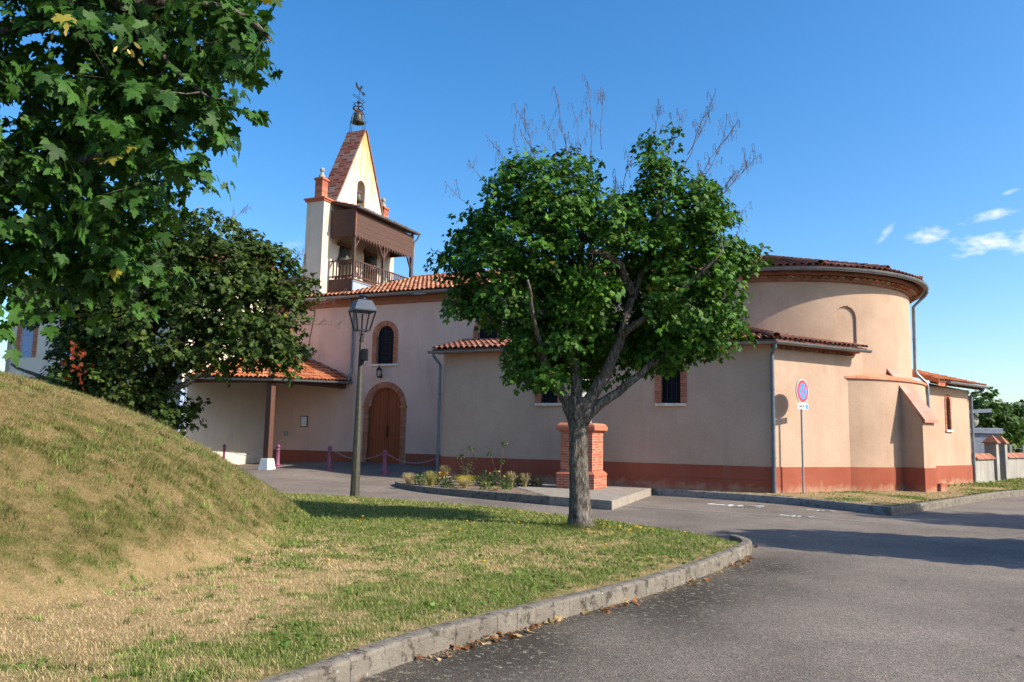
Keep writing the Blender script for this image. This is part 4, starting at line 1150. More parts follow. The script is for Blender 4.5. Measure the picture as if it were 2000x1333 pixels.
# timber bell gallery
G0, G1 = 16.98, 18.19                   # front and wall
VL, VR = 2.86, 7.32
gm = MB()
gm.boxuv(G0-.03, 18.195, VL-.03, VR+.03, 7.83, 7.93)
gallery = gm.build('gallery_floor', M['wood_dark'], church)
for v, ss in ((VL, (1,)), (5.02, (-1, 1)), (VR, (-1,))):
    m = MB(); m.boxuv(G0-.05, G0+.05, v-.05, v+.05, 7.93, 10.6)
    for s in ss: m.bar(W3(G0, v+s*.05, 9.25), W3(G0, v+s*.36, 9.74), .07)
    m.build('post', M['wood_gallery'], gallery)
m = MB()                                # boarded front with scalloped edge
for i in range(8):
    z0 = 9.86+i*.117; m.boxuv(G0-.075-.006*(i % 2), G0-.052, VL-.06, VR+.06, z0, z0+.113)
n = 22
for i in range(n):
    v0 = VL-.06+(VR-VL+.12)*i/n; v1 = VL-.06+(VR-VL+.12)*(i+1)/n; w = v1-v0
    m.prism([W3(G0-.078, a, z) for a, z in ((v0, 9.857), (v0, 9.77), (v0+w*.22, 9.745), (v0+w*.5, 9.60), (v0+w*.78, 9.745), (v1, 9.77), (v1, 9.857))], UH*.022)
m.build('valance', M['wood_gallery'], gallery)
m = MB()
for i in range(9):
    z0 = 9.86+i*.117; z1 = z0+.113
    m.boxuv(G0-.05, 18.19, VL-.08-.006*(i % 2), VL-.052, z0, z1)
n = 7
for i in range(n):
    u0 = G0+.0+(1.19)*i/n; u1 = G0+1.19*(i+1)/n; w = u1-u0
    m.prism([W3(a, VL-.075, z) for a, z in ((u0, 9.857), (u0, 9.77), (u0+w*.5, 9.70), (u1, 9.77), (u1, 9.857))], VH*.02)
m.build('side_boarding', M['wood_dark'], gallery); m = MB()
for i in range(9):
    z0 = 9.86+i*.117; m.boxuv(G0-.05, 18.19, VR+.052, VR+.08, z0, z0+.113)
m.build('side_boarding', M['wood_dark'], gallery)
m = MB(); m.boxuv(G0-.095, G0-.045, VL-.09, VL-.03, 9.74, 10.82); m.build('corner_board', M['gable_tile'], gallery)
m = MB()                                # railing
for (a, b) in (((G0, VL), (G0, VR)), ((G0, VL), (18.18, VL)), ((G0, VR), (18.18, VR))):
    pa, pb = W3(*a, 0), W3(*b, 0)
    for z, w in ((8.72, .06), (8.05, .05)): m.bar(pa+Vector((0, 0, z)), pb+Vector((0, 0, z)), w, .05)
    k = int((pb-pa).length/.17)
    for i in range(1, k):
        q = pa+(pb-pa)*i/k; m.bar(q+Vector((0, 0, 7.98)), q+Vector((0, 0, 8.70)), .05, .035)
m.build('railing', M['wood_gallery'], gallery)
m = MB()
for i in range(4): m.boxuv(G0-.04, 18.19, VL-.04-.005*(i % 2), VL, 7.35+i*.12, 7.35+i*.12+.116)
m.build('skirt_boarding', M['wood_dark'], gallery)
m = MB(); m.boxuv(G0-.05, G0-.005, VL-.05, VR+.05, 7.2, 7.80); m.boxuv(G0-.09, G0-.01, VL-.08, VR+.08, 7.80, 7.826); m.build('zinc_cladding', M['zinc_light'], gallery)
m = MB()
re0, re1 = W3(G0-.20, VL-.16, 10.92), W3(G0-.20, VR+.16, 10.92); upg = (W3(18.19, 0, 11.30)-W3(G0-.2, 0, 10.92)); upl = upg.length; upg = upg.normalized()
sheet(m, [re0, re1, re1+upg*upl, re0+upg*upl], .06); groof = m.build('gallery_roof', M['wood_dark'], church)
m = MB(); tile_plane(m, None, re0, re1, upg, upl, None, .19, .36, .085); m.build('roof_tiles', M['tile_old'], groof)
m = MB(); half_gutter(m, [W3(G0-.29, v, 10.93) for v in np.linspace(VL-.2, VR+.25, 6)], .075); m.build('gutter', M['zinc'], groof, smooth=True, recalc=False)
m = MB(); m.tube([W3(G0-.29, VR+.18, 10.86), W3(G0-.22, VR+.17, 10.68), W3(G0-.08, VR+.12, 10.52), W3(G0-.07, VR+.11, 10.3), W3(G0-.07, VR+.11, 7.9)], .04, 8); m.build('downpipe', M['zinc'], groof, smooth=True)
for k in range(5):
    pt = MB(); c = W3(17.3+.17*k, 3.02, 7.935); pt.lathe(c, [(.05, 0), (.075, .14+.04*(k % 2)), (.06, .145), (.02, .1)], 10)
    tag(pt.build('clay_pot', M['brick_pink']), 'orange clay pot standing in the row behind the left balcony railing', 'pot', 'clay pots on the balcony floor')
m = MB(); m.tube([W3(18.47, 2.09, 4.55), W3(18.43, 2.09, 5.4), W3(18.25, 2.085, 6.3), W3(18.28, 2.085, 6.62)], .012, 5); m.build('cable', M['iron'], church)

# ---- low chapel beyond the apse
c1 = Vector((15.64, 29.17, 0)); cdv = Vector((2.08, 1.72, 0)).normalized(); cn = Vector((cdv.y, -cdv.x, 0))
def CH(s, d, z): return c1 + cdv*s - cn*d + Vector((0, 0, z))
fr_c = lambda a, z, d: CH(a, d, z)
CHZ = 3.62
m = MB(); wall(m, fr_c, [(-2.3, -.4), (2.78, -.4), (2.78, CHZ), (-2.3, CHZ)], [arch(.80, .17, 2.07, 3.12)], .4)
m.hexa([CH(2.78, .002, -.4), CH(2.78, 4.6, -.4), CH(2.4, 4.6, -.4), CH(2.4, .002, -.4), CH(2.78, .002, CHZ), CH(2.78, 4.6, CHZ+1.1), CH(2.4, 4.6, CHZ+1.1), CH(2.4, .002, CHZ)])
m.build('chapel_wall', M['stucco_apse'], church)
m = MB(); m.hexa([CH(a, d, z) for z in (-.4, .76) for a, d in ((-2.3, -.025), (2.805, -.025), (2.805, .3), (-2.3, .3))]); m.build('chapel_plinth', M['plinth'], church)
church_window(fr_c, .80, .17, 2.07, 3.12, .10, 'brick_pink', True, .3, mort='mortar', grid=False)
sc = .27
e0, e1 = CH(-.85, -.42, 3.80), CH(3.22, -.42, 3.80)
upc = (-cn+Vector((0, 0, sc))).normalized(); upw = (CH(0, 3.0, 3.80+sc*3.42)-CH(0, -.42, 3.80)); ul = upw.length
m = MB(); sheet(m, [e0, e1, e1+upc*ul, e0+upc*ul], .07); chr_ = m.build('chapel_roof', M['tile_under'], church)
m = MB(); tile_plane(m, None, e0, e1, upc, ul, None, .205, .36, .09); m.build('roof_tiles', M['tile_new'], chr_)
m = MB(); m.hexa([CH(s, d, z+sc*(d+.42)) for z in (3.70, 3.86) for s, d in ((-.90, -.42), (-.852, -.42), (-.852, 3.0), (-.90, 3.0))])
m.hexa([CH(s, d, z) for z in (3.60, 3.74) for s, d in ((-.90, -.40), (-.2, -.40), (-.2, -.36), (-.90, -.36))]); m.build('verge_board', M['tile_new'], chr_)
m = MB()
for i in range(10):
    s = -.6+i*.4; m.hexa([CH(a, d, z+sc*(d+.42)*.9) for z in (3.62, 3.715) for a, d in ((s-.035, -.40), (s+.035, -.40), (s+.035, .0), (s-.035, .0))])
m.build('rafter_ends', M['wood_dark'], chr_)
m = MB(); half_gutter(m, [CH(s, -.50, 3.79) for s in np.linspace(-.25, 3.32, 5)], .085); m.build('gutter', M['galv'], chr_, smooth=True, recalc=False)
pipe([CH(2.95, -.50, 3.72), CH(2.93, -.44, 3.6), CH(2.84, -.06, 3.42), CH(2.84, -.06, -.1)], .05, 'zinc')

# ------------------------------------------------------------------ porch in the corner of nave and house
porch = thing('porch', 'open porch with orange tiled roof on one brown post beside the church door', 'porch', tuple(W3(18, 0, 0)))
p1, p2, p3, pq = W3(16.30, 2.095, 3.56), W3(16.85, -1.80, 3.40), W3(20.42, -2.32, 3.48), W3(20.42, 2.095, 5.16)
m = MB(); sheet(m, [p1, p2, pq], .05); sheet(m, [p2, p3, pq], .05); pr = m.build('porch_roof', M['wood_dark'], porch)
m = MB()
def tri_in(a, b, c):
    def f(p):
        s = []
        for x, y in ((a, b), (b, c), (c, a)): s.append((y.x-x.x)*(p.y-x.y)-(y.y-x.y)*(p.x-x.x))
        return all(k > -.05 for k in s) or all(k < .05 for k in s)
    return f
for a, b in ((p1, p2), (p2, p3)):
    e = (b-a).normalized(); up = (pq-a); up = (up-e*up.dot(e)); L = up.length; up = up.normalized()
    ex = e*1.2
    tile_plane(m, None, a-ex, b+ex, up, L, tri_in(a, b, pq), .20, .34, .088)
m.build('roof_tiles', M['tile_new'], pr)
m = MB(); ridge_tiles(m, p2+Vector((0, 0, .04)), pq+Vector((0, 0, .02)), .11); m.build('hip_tiles', M['tile_new'], pr)
m = MB(); ridge_tiles(m, p1+Vector((0, 0, .06))-VH*.06, pq+Vector((0, 0, .06))-VH*.06, .10); m.build('flashing', M['tile_old'], pr)
m = MB(); off = Vector((0, 0, -.03))
d1 = (p2-p1).normalized(); n1 = Vector((d1.y, -d1.x, 0)); n1 = n1 if n1.dot(UH) < 0 else -n1
d2 = (p3-p2).normalized(); n2 = Vector((d2.y, -d2.x, 0)); n2 = n2 if n2.dot(VH) < 0 else -n2
half_gutter(m, [p1+n1*.07+off, p2+(n1+n2).normalized()*.09+off, p3+n2*.07+off], .075); m.build('gutter', M['zinc'], porch, smooth=True, recalc=False)
m = MB(); q2 = p2-(n1+n2).normalized()*.32; q2.z = 3.36
q1 = p1-n1*.3; q1.z = 3.36; q3 = p3-n2*.3; q3.z = 3.36
m.bar(q1, q2, .16, .2); m.bar(q2, q3, .16, .2)
m.build('beam', M['wood_dark'], porch)
m = MB(); pb = Vector((q2.x, q2.y, 0)); 
m.hexa([W3(*uv_of(pb.x, pb.y), 0)+UH*a+VH*b+Vector((0, 0, z)) for z in (.5, 3.26) for a, b in ((-.11, -.11), (.11, -.11), (.11, .11), (-.11, .11))]); m.build('post', M['wood_dark'], porch)
m = MB(); m.hexa([W3(*uv_of(pb.x, pb.y), 0)+UH*a*k+VH*b*k+Vector((0, 0, z)) for z, k in ((-.05, .25), (.55, .16)) for a, b in ((-1, -1), (1, -1), (1, 1), (-1, 1))]); m.build('post_base', M['white'], porch, bevel=.012)
m = MB(); g3 = p3+n2*.07; m.tube([g3+Vector((0, 0, -.08)), g3+Vector((0, 0, -.25)), W3(20.33, -2.43, 3.0), W3(20.33, -2.43, -.1)], .05, 10); m.build('downpipe', M['pipe_blue'], porch, smooth=True)

# ------------------------------------------------------------------ house behind the mound
house = thing('house', 'cream gabled house with pale blue shutters behind the dark tree', 'house', tuple(W3(25, 0, 0)))
m = MB(); HV0, HV1 = -2.55, 3.6; hr = (HV0+HV1)/2; HE = 7.62; HR = 8.65
wall(m, fr_u(20.42), [(HV0, -.3), (HV1, -.3), (HV1, HE), (hr, HR), (HV0, HE)], [], .35)
win = [(29.35, .40, 4.35, 5.75), (26.6, .40, 4.35, 5.75), (23.6, .40, 4.35, 5.75), (26.6, .40, 1.2, 2.6), (22.6, .40, 1.2, 2.6)]
wall(m, fr_v(HV0), [(20.425, -.3), (30.6, -.3), (30.6, HE), (20.425, HE)], [[(c-h, a), (c+h, a), (c+h, b), (c-h, b)] for c, h, a, b in win], .35)
wall(m, fr_u(30.6, -1), [(HV0, -.3), (HV1, -.3), (HV1, HE), (hr, HR), (HV0, HE)], [], .35)
hw = m.build('house_wall', M['stucco_house'], house)
m = MB(); 
for v0 in (HV0-.45,):
    sheet(m, [W3(20.1, HV0-.4, HE-.06), W3(30.9, HV0-.4, HE-.06), W3(30.9, hr, HR+.08), W3(20.1, hr, HR+.08)], .10)
    sheet(m, [W3(20.1, hr+.004, HR+.08), W3(30.9, hr+.004, HR+.08), W3(30.9, HV1+.4, HE-.06), W3(20.1, HV1+.4, HE-.06)], .10)
hrf = m.build('house_roof', M['tile_under'], house)
m = MB()
for va, s in ((HV0-.4, 1), (HV1+.4, -1)):
    up = (W3(0, hr, HR+.08)-W3(0, va, HE-.06)); L = up.length
    tile_plane(m, None, W3(30.9, va, HE-.055), W3(20.1, va, HE-.055), up.normalized(), L, None, .215, .36, .092)
m.build('roof_tiles', M['tile'], hrf)
m = MB(); m.boxuv(20.0, 20.12, HV0-.5, HV0-.3, HE-.2, HE-.02)
for va, vb, zz0, zz1 in ((HV0-.4, hr, HE-.17, HR-.03), (hr, HV1+.4, HR-.03, HE-.17)):
    m.hexa([W3(20.08, va, zz0-.12), W3(20.15, va, zz0-.12), W3(20.15, vb, zz1-.12), W3(20.08, vb, zz1-.12), W3(20.08, va, zz0+.08), W3(20.15, va, zz0+.08), W3(20.15, vb, zz1+.08), W3(20.08, vb, zz1+.08)])
m.build('barge_board', M['wood_dark'], hrf)
for c, h, a, b in win:
    fr = fr_v(HV0)
    s = MB(); brick_arch(s, fr, c, h, a, b, .26, .02, .1, .07, .012, False)
    n = 10
    for i in range(n):
        x0 = c-h-.2+2*(h+.2)*i/n+.004; x1 = c-h-.2+2*(h+.2)*(i+1)/n-.004
        s.hexa([fr(x, z, -.02) for x, z in ((x0, b+.003), (x1, b+.003), (x1, b+.22), (x0, b+.22))]+[fr(x, z, .1) for x, z in ((x0, b+.003), (x1, b+.003), (x1, b+.22), (x0, b+.22))])
    fm = s.build('window', M['brick'], house)
    s = MB()
    for sg in (-1, 1):
        s.hexa([fr(x, z, .05) for x, z in ((c+sg*.004, a+.01), (c+sg*(h-.01), a+.01), (c+sg*(h-.01), b-.01), (c+sg*.004, b-.01))]+[fr(x, z, .085) for x, z in ((c+sg*.004, a+.01), (c+sg*(h-.01), a+.01), (c+sg*(h-.01), b-.01), (c+sg*.004, b-.01))])
        for z in (a+.25, a+.95): s.hexa([fr(x, zz, .03) for x, zz in ((c+sg*.03, z), (c+sg*(h-.04), z), (c+sg*(h-.04), z+.09), (c+sg*.03, z+.09))]+[fr(x, zz, .052) for x, zz in ((c+sg*.03, z), (c+sg*(h-.04), z), (c+sg*(h-.04), z+.09), (c+sg*.03, z+.09))])
    s.build('shutter', M['shutter'], fm)
m = MB(); m.boxuv(20.32, 20.40, HV0+.03, HV0+.20, .5, 2.95); m.boxuv(20.32, 20.36, HV0-.12, HV0+.03, .5, 2.95)
m.build('shutter', M['shutter'], house)

M['cap_tile'] = islandmat('cap_tile', [(0, (.25, .095, .06)), (1, (.36, .16, .10))], .9, (.14, .08, .06), .7)
# ------------------------------------------------------------------ cemetery on the right
cw = thing('cemetery_wall', 'grey rendered cemetery wall with tiled coping between chapel and gate pillar', 'wall', (19, 32.4, 0))
def cem_wall(t, a, b, z1):
    a = Vector((*a, 0)); b = Vector((*b, 0)); d = (b-a).normalized(); n = Vector((-d.y, d.x, 0))
    m = MB(); m.hexa([p+n*o+Vector((0, 0, z)) for z in (-.4, z1) for p, o in ((a, -.13), (b, -.13), (b, .13), (a, .13))])
    m.hexa([p+n*o+Vector((0, 0, z)) for z in (-.4, .12) for p, o in ((a, -.17), (b, -.17), (b, .17), (a, .17))]); m.build('wall_face', M['cem_wall'], t)
    m = MB(); L = (b-a).length; k = int(L/.42)
    for i in range(k):
        p = a+d*(L*i/k+.003); q = a+d*(L*(i+1)/k-.003)
        for s in (-1, 1):
            m.hexa([p+n*s*.22+Vector((0, 0, z1-.01)), q+n*s*.22+Vector((0, 0, z1-.01)), q+n*s*.004+Vector((0, 0, z1+.0)), p+n*s*.004+Vector((0, 0, z1+.0)),
                    p+n*s*.22+Vector((0, 0, z1+.03)), q+n*s*.22+Vector((0, 0, z1+.03)), q+n*s*.004+Vector((0, 0, z1+.22)), p+n*s*.004+Vector((0, 0, z1+.22))])
    m.build('coping', M['cap_tile'], t)
cem_wall(cw, (18.1, 31.5), (20.02, 33.5), .98)
cw2 = thing('cemetery_wall', 'streaked low cemetery wall section on the far side of the gate', 'wall', (22.6, 36.2, 0))
cem_wall(cw2, (21.75, 35.4), (24.2, 37.9), 1.0)
def gate_pillar(x, y, label):
    t = thing('gate_pillar', label, 'gate pillar', (x, y, 0), 'cemetery gate pillars')
    d = Vector((.69, .724, 0)); n = Vector((-d.y, d.x, 0)); c = Vector((x, y, 0))
    m = MB(); m.hexa([c+d*a+n*b+Vector((0, 0, z)) for z in (-.3, 1.62) for a, b in ((-.22, -.22), (.22, -.22), (.22, .22), (-.22, .22))]); m.build('shaft', M['cem_wall'], t)
    m = MB(); m.hexa([c+d*a+n*b+Vector((0, 0, z)) for z in (1.62, 1.67) for a, b in ((-.29, -.29), (.29, -.29), (.29, .29), (-.29, .29))])
    m.hexa([c+d*a*k+n*b*k+Vector((0, 0, z)) for z, k in ((1.67, .28), (1.95, .06)) for a, b in ((-1, -1), (1, -1), (1, 1), (-1, 1))]); m.build('cap', M['cap_tile'], t)
gate_pillar(20.32, 33.85, 'grey gate pillar with pointed brick cap at the end of the nearer wall')
gate_pillar(21.42, 35.05, 'slimmer looking grey gate pillar standing beyond the first, brick capped')
tb = thing('tomb', 'grey stone tomb with a sloping lid and a ball, rising over the cemetery wall', 'tomb', (20.6, 36.6, 0))
m = MB(); m.box(19.0, 22.0, 36.0, 37.2, -.3, 2.05); m.box(18.9, 22.1, 35.9, 37.3, 2.05, 2.3); m.build('body', M['tomb'], tb, bevel=.02)
m = MB(); m.hexa([(18.7, 36, 2.78), (21.7, 36, 3.02), (21.7, 37.2, 3.02), (18.7, 37.2, 2.78), (18.7, 36, 2.93), (21.7, 36, 3.18), (21.7, 37.2, 3.18), (18.7, 37.2, 2.93)]); m.build('lid', M['tomb'], tb)
m = MB(); m.lathe((21.0, 36.5, 2.3), [(.02, 0), (.18, .04), (.30, .17), (.34, .32), (.30, .48), (.18, .60), (.02, .66)], 16); m.build('ball', M['stone_grey'], tb, smooth=True)
fe = thing('wire_fence', 'thin wire fence with concrete posts at the far right behind the cemetery', 'fence', (30, 46, 0))
fp = [(26.5, 42.5), (28.8, 45.0), (31.1, 47.5), (33.4, 50)]
for x, y in fp: m = MB(); m.box(x-.06, x+.06, y-.06, y+.06, -.3, 1.6); m.build('post', M['cem_wall'], fe)
for z in (.2, .5, .8, 1.1, 1.4): m = MB(); m.tube([(x, y, z) for x, y in fp], .008, 4); m.build('wire', M['galv'], fe)

# ------------------------------------------------------------------ things on the walls
wl_ = thing('wall_lantern', 'small black lantern on the church wall above the brown door', 'wall lamp', tuple(W3(14.86, 2.0, 3.8)))
c = W3(14.86, 1.93, 3.66)
m = MB(); m.lathe(c, [(.03, 0), (.05, .03), (.075, .06)], 6); m.lathe(c+Vector((0, 0, .30)), [(.125, 0), (.07, .09), (.035, .12), (.015, .2)], 6)
for k in range(6):
    a = math.pi*k/3; m.bar(c+Vector((.07*math.cos(a), .07*math.sin(a), .05)), c+Vector((.11*math.cos(a), .11*math.sin(a), .31)), .014)
m.bar(W3(14.86, 2.095, 3.76), c+Vector((0, 0, .06)), .03); m.boxuv(14.82, 14.90, 2.07, 2.099, 3.66, 3.84); m.build('frame', M['iron'], wl_)
M['lamp_glass'] = plain('frosted_glass', (.48, .45, .33), .3, 0, .1, 10)
m = MB(); m.lathe(c+Vector((0, 0, .06)), [(.06, 0), (.095, .235)], 6); m.build('glass', M['lamp_glass'], wl_)
nb = thing('notice_board', 'small framed notice with a white sheet on the shaded porch wall', 'notice board', tuple(W3(18.5, 2.08, 1.95)))
m = MB(); m.boxuv(18.33, 18.67, 2.06, 2.098, 1.72, 2.16); m.build('frame', M['wood_dark'], nb)
m = MB(); m.boxuv(18.36, 18.64, 2.052, 2.062, 1.75, 2.13); m.build('sheet', M['paper'], nb)
tag((lambda m: (m.boxuv(19.33, 19.50, 2.055, 2.098, 1.34, 1.54), m.build('wall_box', M['galv'], bevel=.01))[1])(MB()), 'small grey utility box low on the shaded porch wall', 'utility box')

# ------------------------------------------------------------------ street lamp
lp = Vector((-3.82, 20.06, -.12))
lamp = thing('street_lamp', 'old style street lamp with four sided lantern on an olive green post', 'street lamp', tuple(lp))
m = MB(); m.lathe(lp, [(.12, 0), (.115, .3), (.09, 1.5), (.063, 3.0), (.048, 3.85), (.045, 3.95)], 8, rot=.3); m.build('post', M['lamp_post'], lamp)
m = MB(); m.lathe(lp+Vector((0, 0, 3.93)), [(.06, 0), (.045, .1), (.03, .22)], 8)
lc = lp+Vector((0, 0, 4.22)); rot = .5
def LQ(h, z): return [lc+Vector((h*math.cos(rot+math.pi*(k/2+.25)), h*math.sin(rot+math.pi*(k/2+.25)), z)) for k in range(4)]
b, t_ = LQ(.22, 0), LQ(.37, .48)
for i in range(4):
    m.bar(b[i], t_[i], .028); m.bar(b[i], b[(i+1) % 4], .03)
for i in (0, 2):
    e = b[i]*.6+lc*.4; m.tube([e, e+Vector((0, 0, -.16)), Vector((lp.x, lp.y, e.z-.16))], .008, 5)
m.tube([lc+Vector((0, 0, -.08)), lc+Vector((0, 0, .42))], .022, 8)
m.build('lantern_frame', M['iron'], lamp)
m = MB()
r0, r1, r2 = LQ(.41, .48), LQ(.41, .51), LQ(.26, .76)
m.hexa(r0+r1); m.hexa(r1+r2); r3 = LQ(.13, .80); m.hexa(r2+r3)
m.lathe(lc+Vector((0, 0, .79)), [(.09, 0), (.07, .05), (.07, .08), (.13, .085), (.10, .11), (.03, .14)], 12)
m.build('lantern_roof', M['lamp_blue'], lamp)
m = MB(); bx = lp+Vector((.12, -.05, 3.45)); m.box(bx.x-.08, bx.x+.07, bx.y-.09, bx.y+.09, bx.z, bx.z+.29); m.box(bx.x-.1, bx.x-.03, bx.y-.06, bx.y+.06, bx.z-.1, bx.z+.0); m.build('junction_box', M['iron'], lamp, bevel=.012)

# ------------------------------------------------------------------ bollards and chains
def gz(x, y): return float(road_h(np.array([x]), np.array([y]))[0])
bol_uv = [(20.45, -.25), (17.67, -.35), (15.22, -.45), (12.82, -.5)]
bol_lab = ['purple cast iron bollard half hidden by the grassy mound', 'purple cast iron bollard beside the white foot of the porch post',
           'purple cast iron bollard between the porch and the lamp post', 'purple cast iron bollard in front of the brown church door']
proto = None; tops = []
for (u, v), lab in zip(bol_uv, bol_lab):
    p = W3(u, v, 0); p.z = gz(p.x, p.y)-.01
    if proto is None:
        proto = thing('bollard', lab, 'bollard', tuple(p), 'purple bollards with chains in front of the church')
        m = MB(); m.lathe(p, [(.135, 0), (.135, .03), (.12, .05), (.125, .09), (.10, .12), (.085, .16), (.066, .60), (.07, .62), (.085, .635), (.085, .655), (.068, .67), (.06, .70)], 16); m.build('shaft', M['purple'], proto, smooth=True)
        m = MB(); m.lathe(p+Vector((0, 0, .70)), [(.05, 0), (.075, .03), (.08, .075), (.065, .125), (.03, .15), (.005, .155)], 16); m.build('ball', M['purple'], proto, smooth=True)
        m = MB(); m.lathe(p+Vector((0, 0, .745)), [(.088, 0), (.088, .025)], 16); m.build('ring', M['purple'], proto)
        o = proto
    else:
        o = copy_tree(proto); o.location = p; o['label'] = lab
    tops.append(p+Vector((0, 0, .77)))
def chain(a, b, sag, label):
    m = MB(); n = max(14, int((b-a).length/.06)); pts = []
    for i in range(n+1):
        t = i/n; pts.append(a+(b-a)*t-Vector((0, 0, sag*4*t*(1-t))))
    for i in range(n):
        p, q = pts[i], pts[i+1]; d = (q-p)*.68; c = (p+q)/2; dn = d.normalized()
        s = dn.cross(Vector((0, 0, 1))).normalized(); w = s if i % 2 else dn.cross(s)
        ring = [c+dn*(d.length*.5*math.cos(x)*1.15)+w*(.019*math.sin(x)) for x in np.linspace(0, 2*math.pi, 9)]
        m.tube(ring, .0075, 5, False)
    tag(m.build('chain', M['chain'], recalc=False), label, 'chain', 'chains hung between the bollards')
chain(tops[0], tops[1], .36, 'sagging chain from the mound to the bollard by the porch post')
chain(tops[2], tops[3], .30, 'sagging chain passing behind the lamp post before the church door')
chain(tops[3], W3(10.99, -.12, .72), .26, 'sagging chain from the door bollard to the downpipe')
hk = W3(21.9, -2.0, .95)
chain(tops[0], hk, .2, 'chain vanishing behind the grassy mound at far left')

# ------------------------------------------------------------------ pedestal and statue
ped = thing('pedestal', 'square red brick pedestal with moulded cap behind the tree trunk', 'pedestal', (2.12, 23.55, .05))
pc = Vector((2.12, 23.60, .05)); pu, pv = UH, VH
def brick_block(mb, core, hw, z0, z1, course=.075, bl=.22, gap=.013, round_=0):
    n = int(round((z1-z0)/course)); ch = (z1-z0)/n
    core.hexa([pc+pu*a+pv*b+Vector((0, 0, z)) for z in (z0, z1) for a, b in ((-hw+.008, -hw+.008), (hw-.008, -hw+.008), (hw-.008, hw-.008), (-hw+.008, hw-.008))])
    for i in range(n):
        za_, zb = z0+i*ch+gap/2, z0+(i+1)*ch-gap/2
        for k, (dx, dy) in enumerate(((pu, pv), (pv, pu))):
            for s in (-1, 1):
                x = -hw + (0 if (i+k) % 2 else -bl/2)
                while x < hw-.001:
                    a0 = max(x, -hw)+gap/2; a1 = min(x+bl, hw)-gap/2; x += bl
                    if a1-a0 < .02: continue
                    dp = s*hw; di = s*(hw-.10); e = random.uniform(-.002, .002)*s
                    if k == 1: a0 = max(a0, -hw+.10); a1 = min(a1, hw-.10)
                    if a1-a0 < .02: continue
                    mb.hexa([pc+dx*a+dy*b+Vector((0, 0, z)) for z in (za_, zb) for a, b in ((a0, di), (a1, di), (a1, dp+e), (a0, dp+e))])
for nm, hw_, z0_, z1_ in (('base', .58, 0, .36), ('shaft', .49, .50, 1.60)):
    mb, co = MB(), MB(); brick_block(mb, co, hw_, z0_, z1_)
    shaft = mb.build(nm, M['brick_pink'], ped); co.build('mortar_core', M['mortar'], shaft)
m = MB()
def sq(h0, h1, z0, z1): m.hexa([pc+pu*a*k+pv*b*k+Vector((0, 0, z)) for z, k in ((z0, h0), (z1, h1)) for a, b in ((-1, -1), (1, -1), (1, 1), (-1, 1))])
sq(.585, .585, .362, .42); sq(.585, .50, .421, .499)
m.build('base_moulding', M['brick_pink'], ped)
m = MB(); sq(.50, .56, 1.602, 1.66); sq(.60, .60, 1.661, 1.80); sq(.60, .52, 1.801, 1.88); m.build('cap', M['brick_pink'], ped, bevel=.03)
st = thing('statue', 'white robed stone statue on the brick pedestal, mostly hidden by the trunk', 'statue', (2.12, 23.6, 1.93))
sb = pc+Vector((0, 0, 1.88))
m = MB(); m.lathe(sb, [(.27, 0), (.27, .08), (.22, .12), (.235, .16), (.21, .45), (.19, .75), (.165, .95), (.19, 1.08), (.20, 1.22), (.165, 1.32), (.07, 1.38), (.06, 1.42), (.085, 1.47), (.10, 1.55), (.085, 1.64), (.04, 1.68)], 20)
# wavy drapery
for i, vtx in enumerate(m.v):
    a = math.atan2(vtx[1]-sb.y, vtx[0]-sb.x); h = vtx[2]-sb.z
    if .14 < h < 1.0:
        k = 1+.07*math.sin(a*7+h*2); m.v[i] = (sb.x+(vtx[0]-sb.x)*k, sb.y+(vtx[1]-sb.y)*k, vtx[2])
for s in (-1, 1):
    m.tube([sb+pu*s*.18+Vector((0, 0, 1.24)), sb+pu*s*.25-pv*.05+Vector((0, 0, 1.02)), sb+pu*s*.10-pv*.22+Vector((0, 0, 1.04)), sb-pv*.24+pu*s*.02+Vector((0, 0, 1.14))], [.075, .068, .05, .03], 10)
m.build('figure', M['white_statue'], st, smooth=True)
m = MB(); m.lathe(sb+Vector((0, 0, 1.44)), [(.125, 0), (.13, .06), (.125, .16), (.09, .25), (.02, .28)], 16); m.v = [(x, y+.035, z) for x, y, z in m.v]; m.build('veil', M['white_statue'], st, smooth=True)

# ------------------------------------------------------------------ road sign
sp = Vector((8.35, 22.92, -.02))
sign = thing('road_sign', 'round red and blue no stopping sign on a grey pole with white plate below', 'road sign', tuple(sp))
fn = Vector((.67, -.742, 0)).normalized(); fs = Vector((-fn.y, fn.x, 0)); fz = Vector((0, 0, 1))
m = MB(); m.lathe(sp-Vector((0, 0, .2)), [(.03, 0), (.03, 3.5)], 12); m.build('pole', M['galv'], sign, smooth=True)
sc_ = sp+Vector((0, 0, 2.98))+fn*.045
def disc(m, r, d, th=.004, n=48): m.prism([sc_+fs*r*math.cos(a)+fz*r*math.sin(a)+fn*d for a in np.linspace(0, 2*math.pi, n, endpoint=False)], fn*th)
m = MB(); disc(m, .345, -.012, .014); pn = m.build('panel', M['white'], sign)
m = MB(); disc(m, .345, -.03, .017); m.build('panel_back', M['galv'], sign)
m = MB(); disc(m, .322, .0025); m.build('red_disc', M['red'], pn)
m = MB()
for k in range(4):                      # four blue quarters leave the red ring and cross
    a0 = math.pi*k/2+math.pi/4-math.pi/2; w = .023; pts = []
    R = .225; off = math.asin(w/R)
    pts.append((w*math.sqrt(2)*math.cos(a0+math.pi/4), w*math.sqrt(2)*math.sin(a0+math.pi/4)))
    for a in np.linspace(a0+off, a0+math.pi/2-off, 14): pts.append((R*math.cos(a), R*math.sin(a)))
    m.prism([sc_+fs*x+fz*y+fn*.0067 for x, y in pts], fn*.004)
m.build('blue_quarters', M['blue'], pn)
pc2 = sp+Vector((0, 0, 2.545))+fn*.045
m = MB(); m.obox(pc2, fs*.30, fn*.006, fz*.085); plate = m.build('plate', M['white'], sign, bevel=.004)
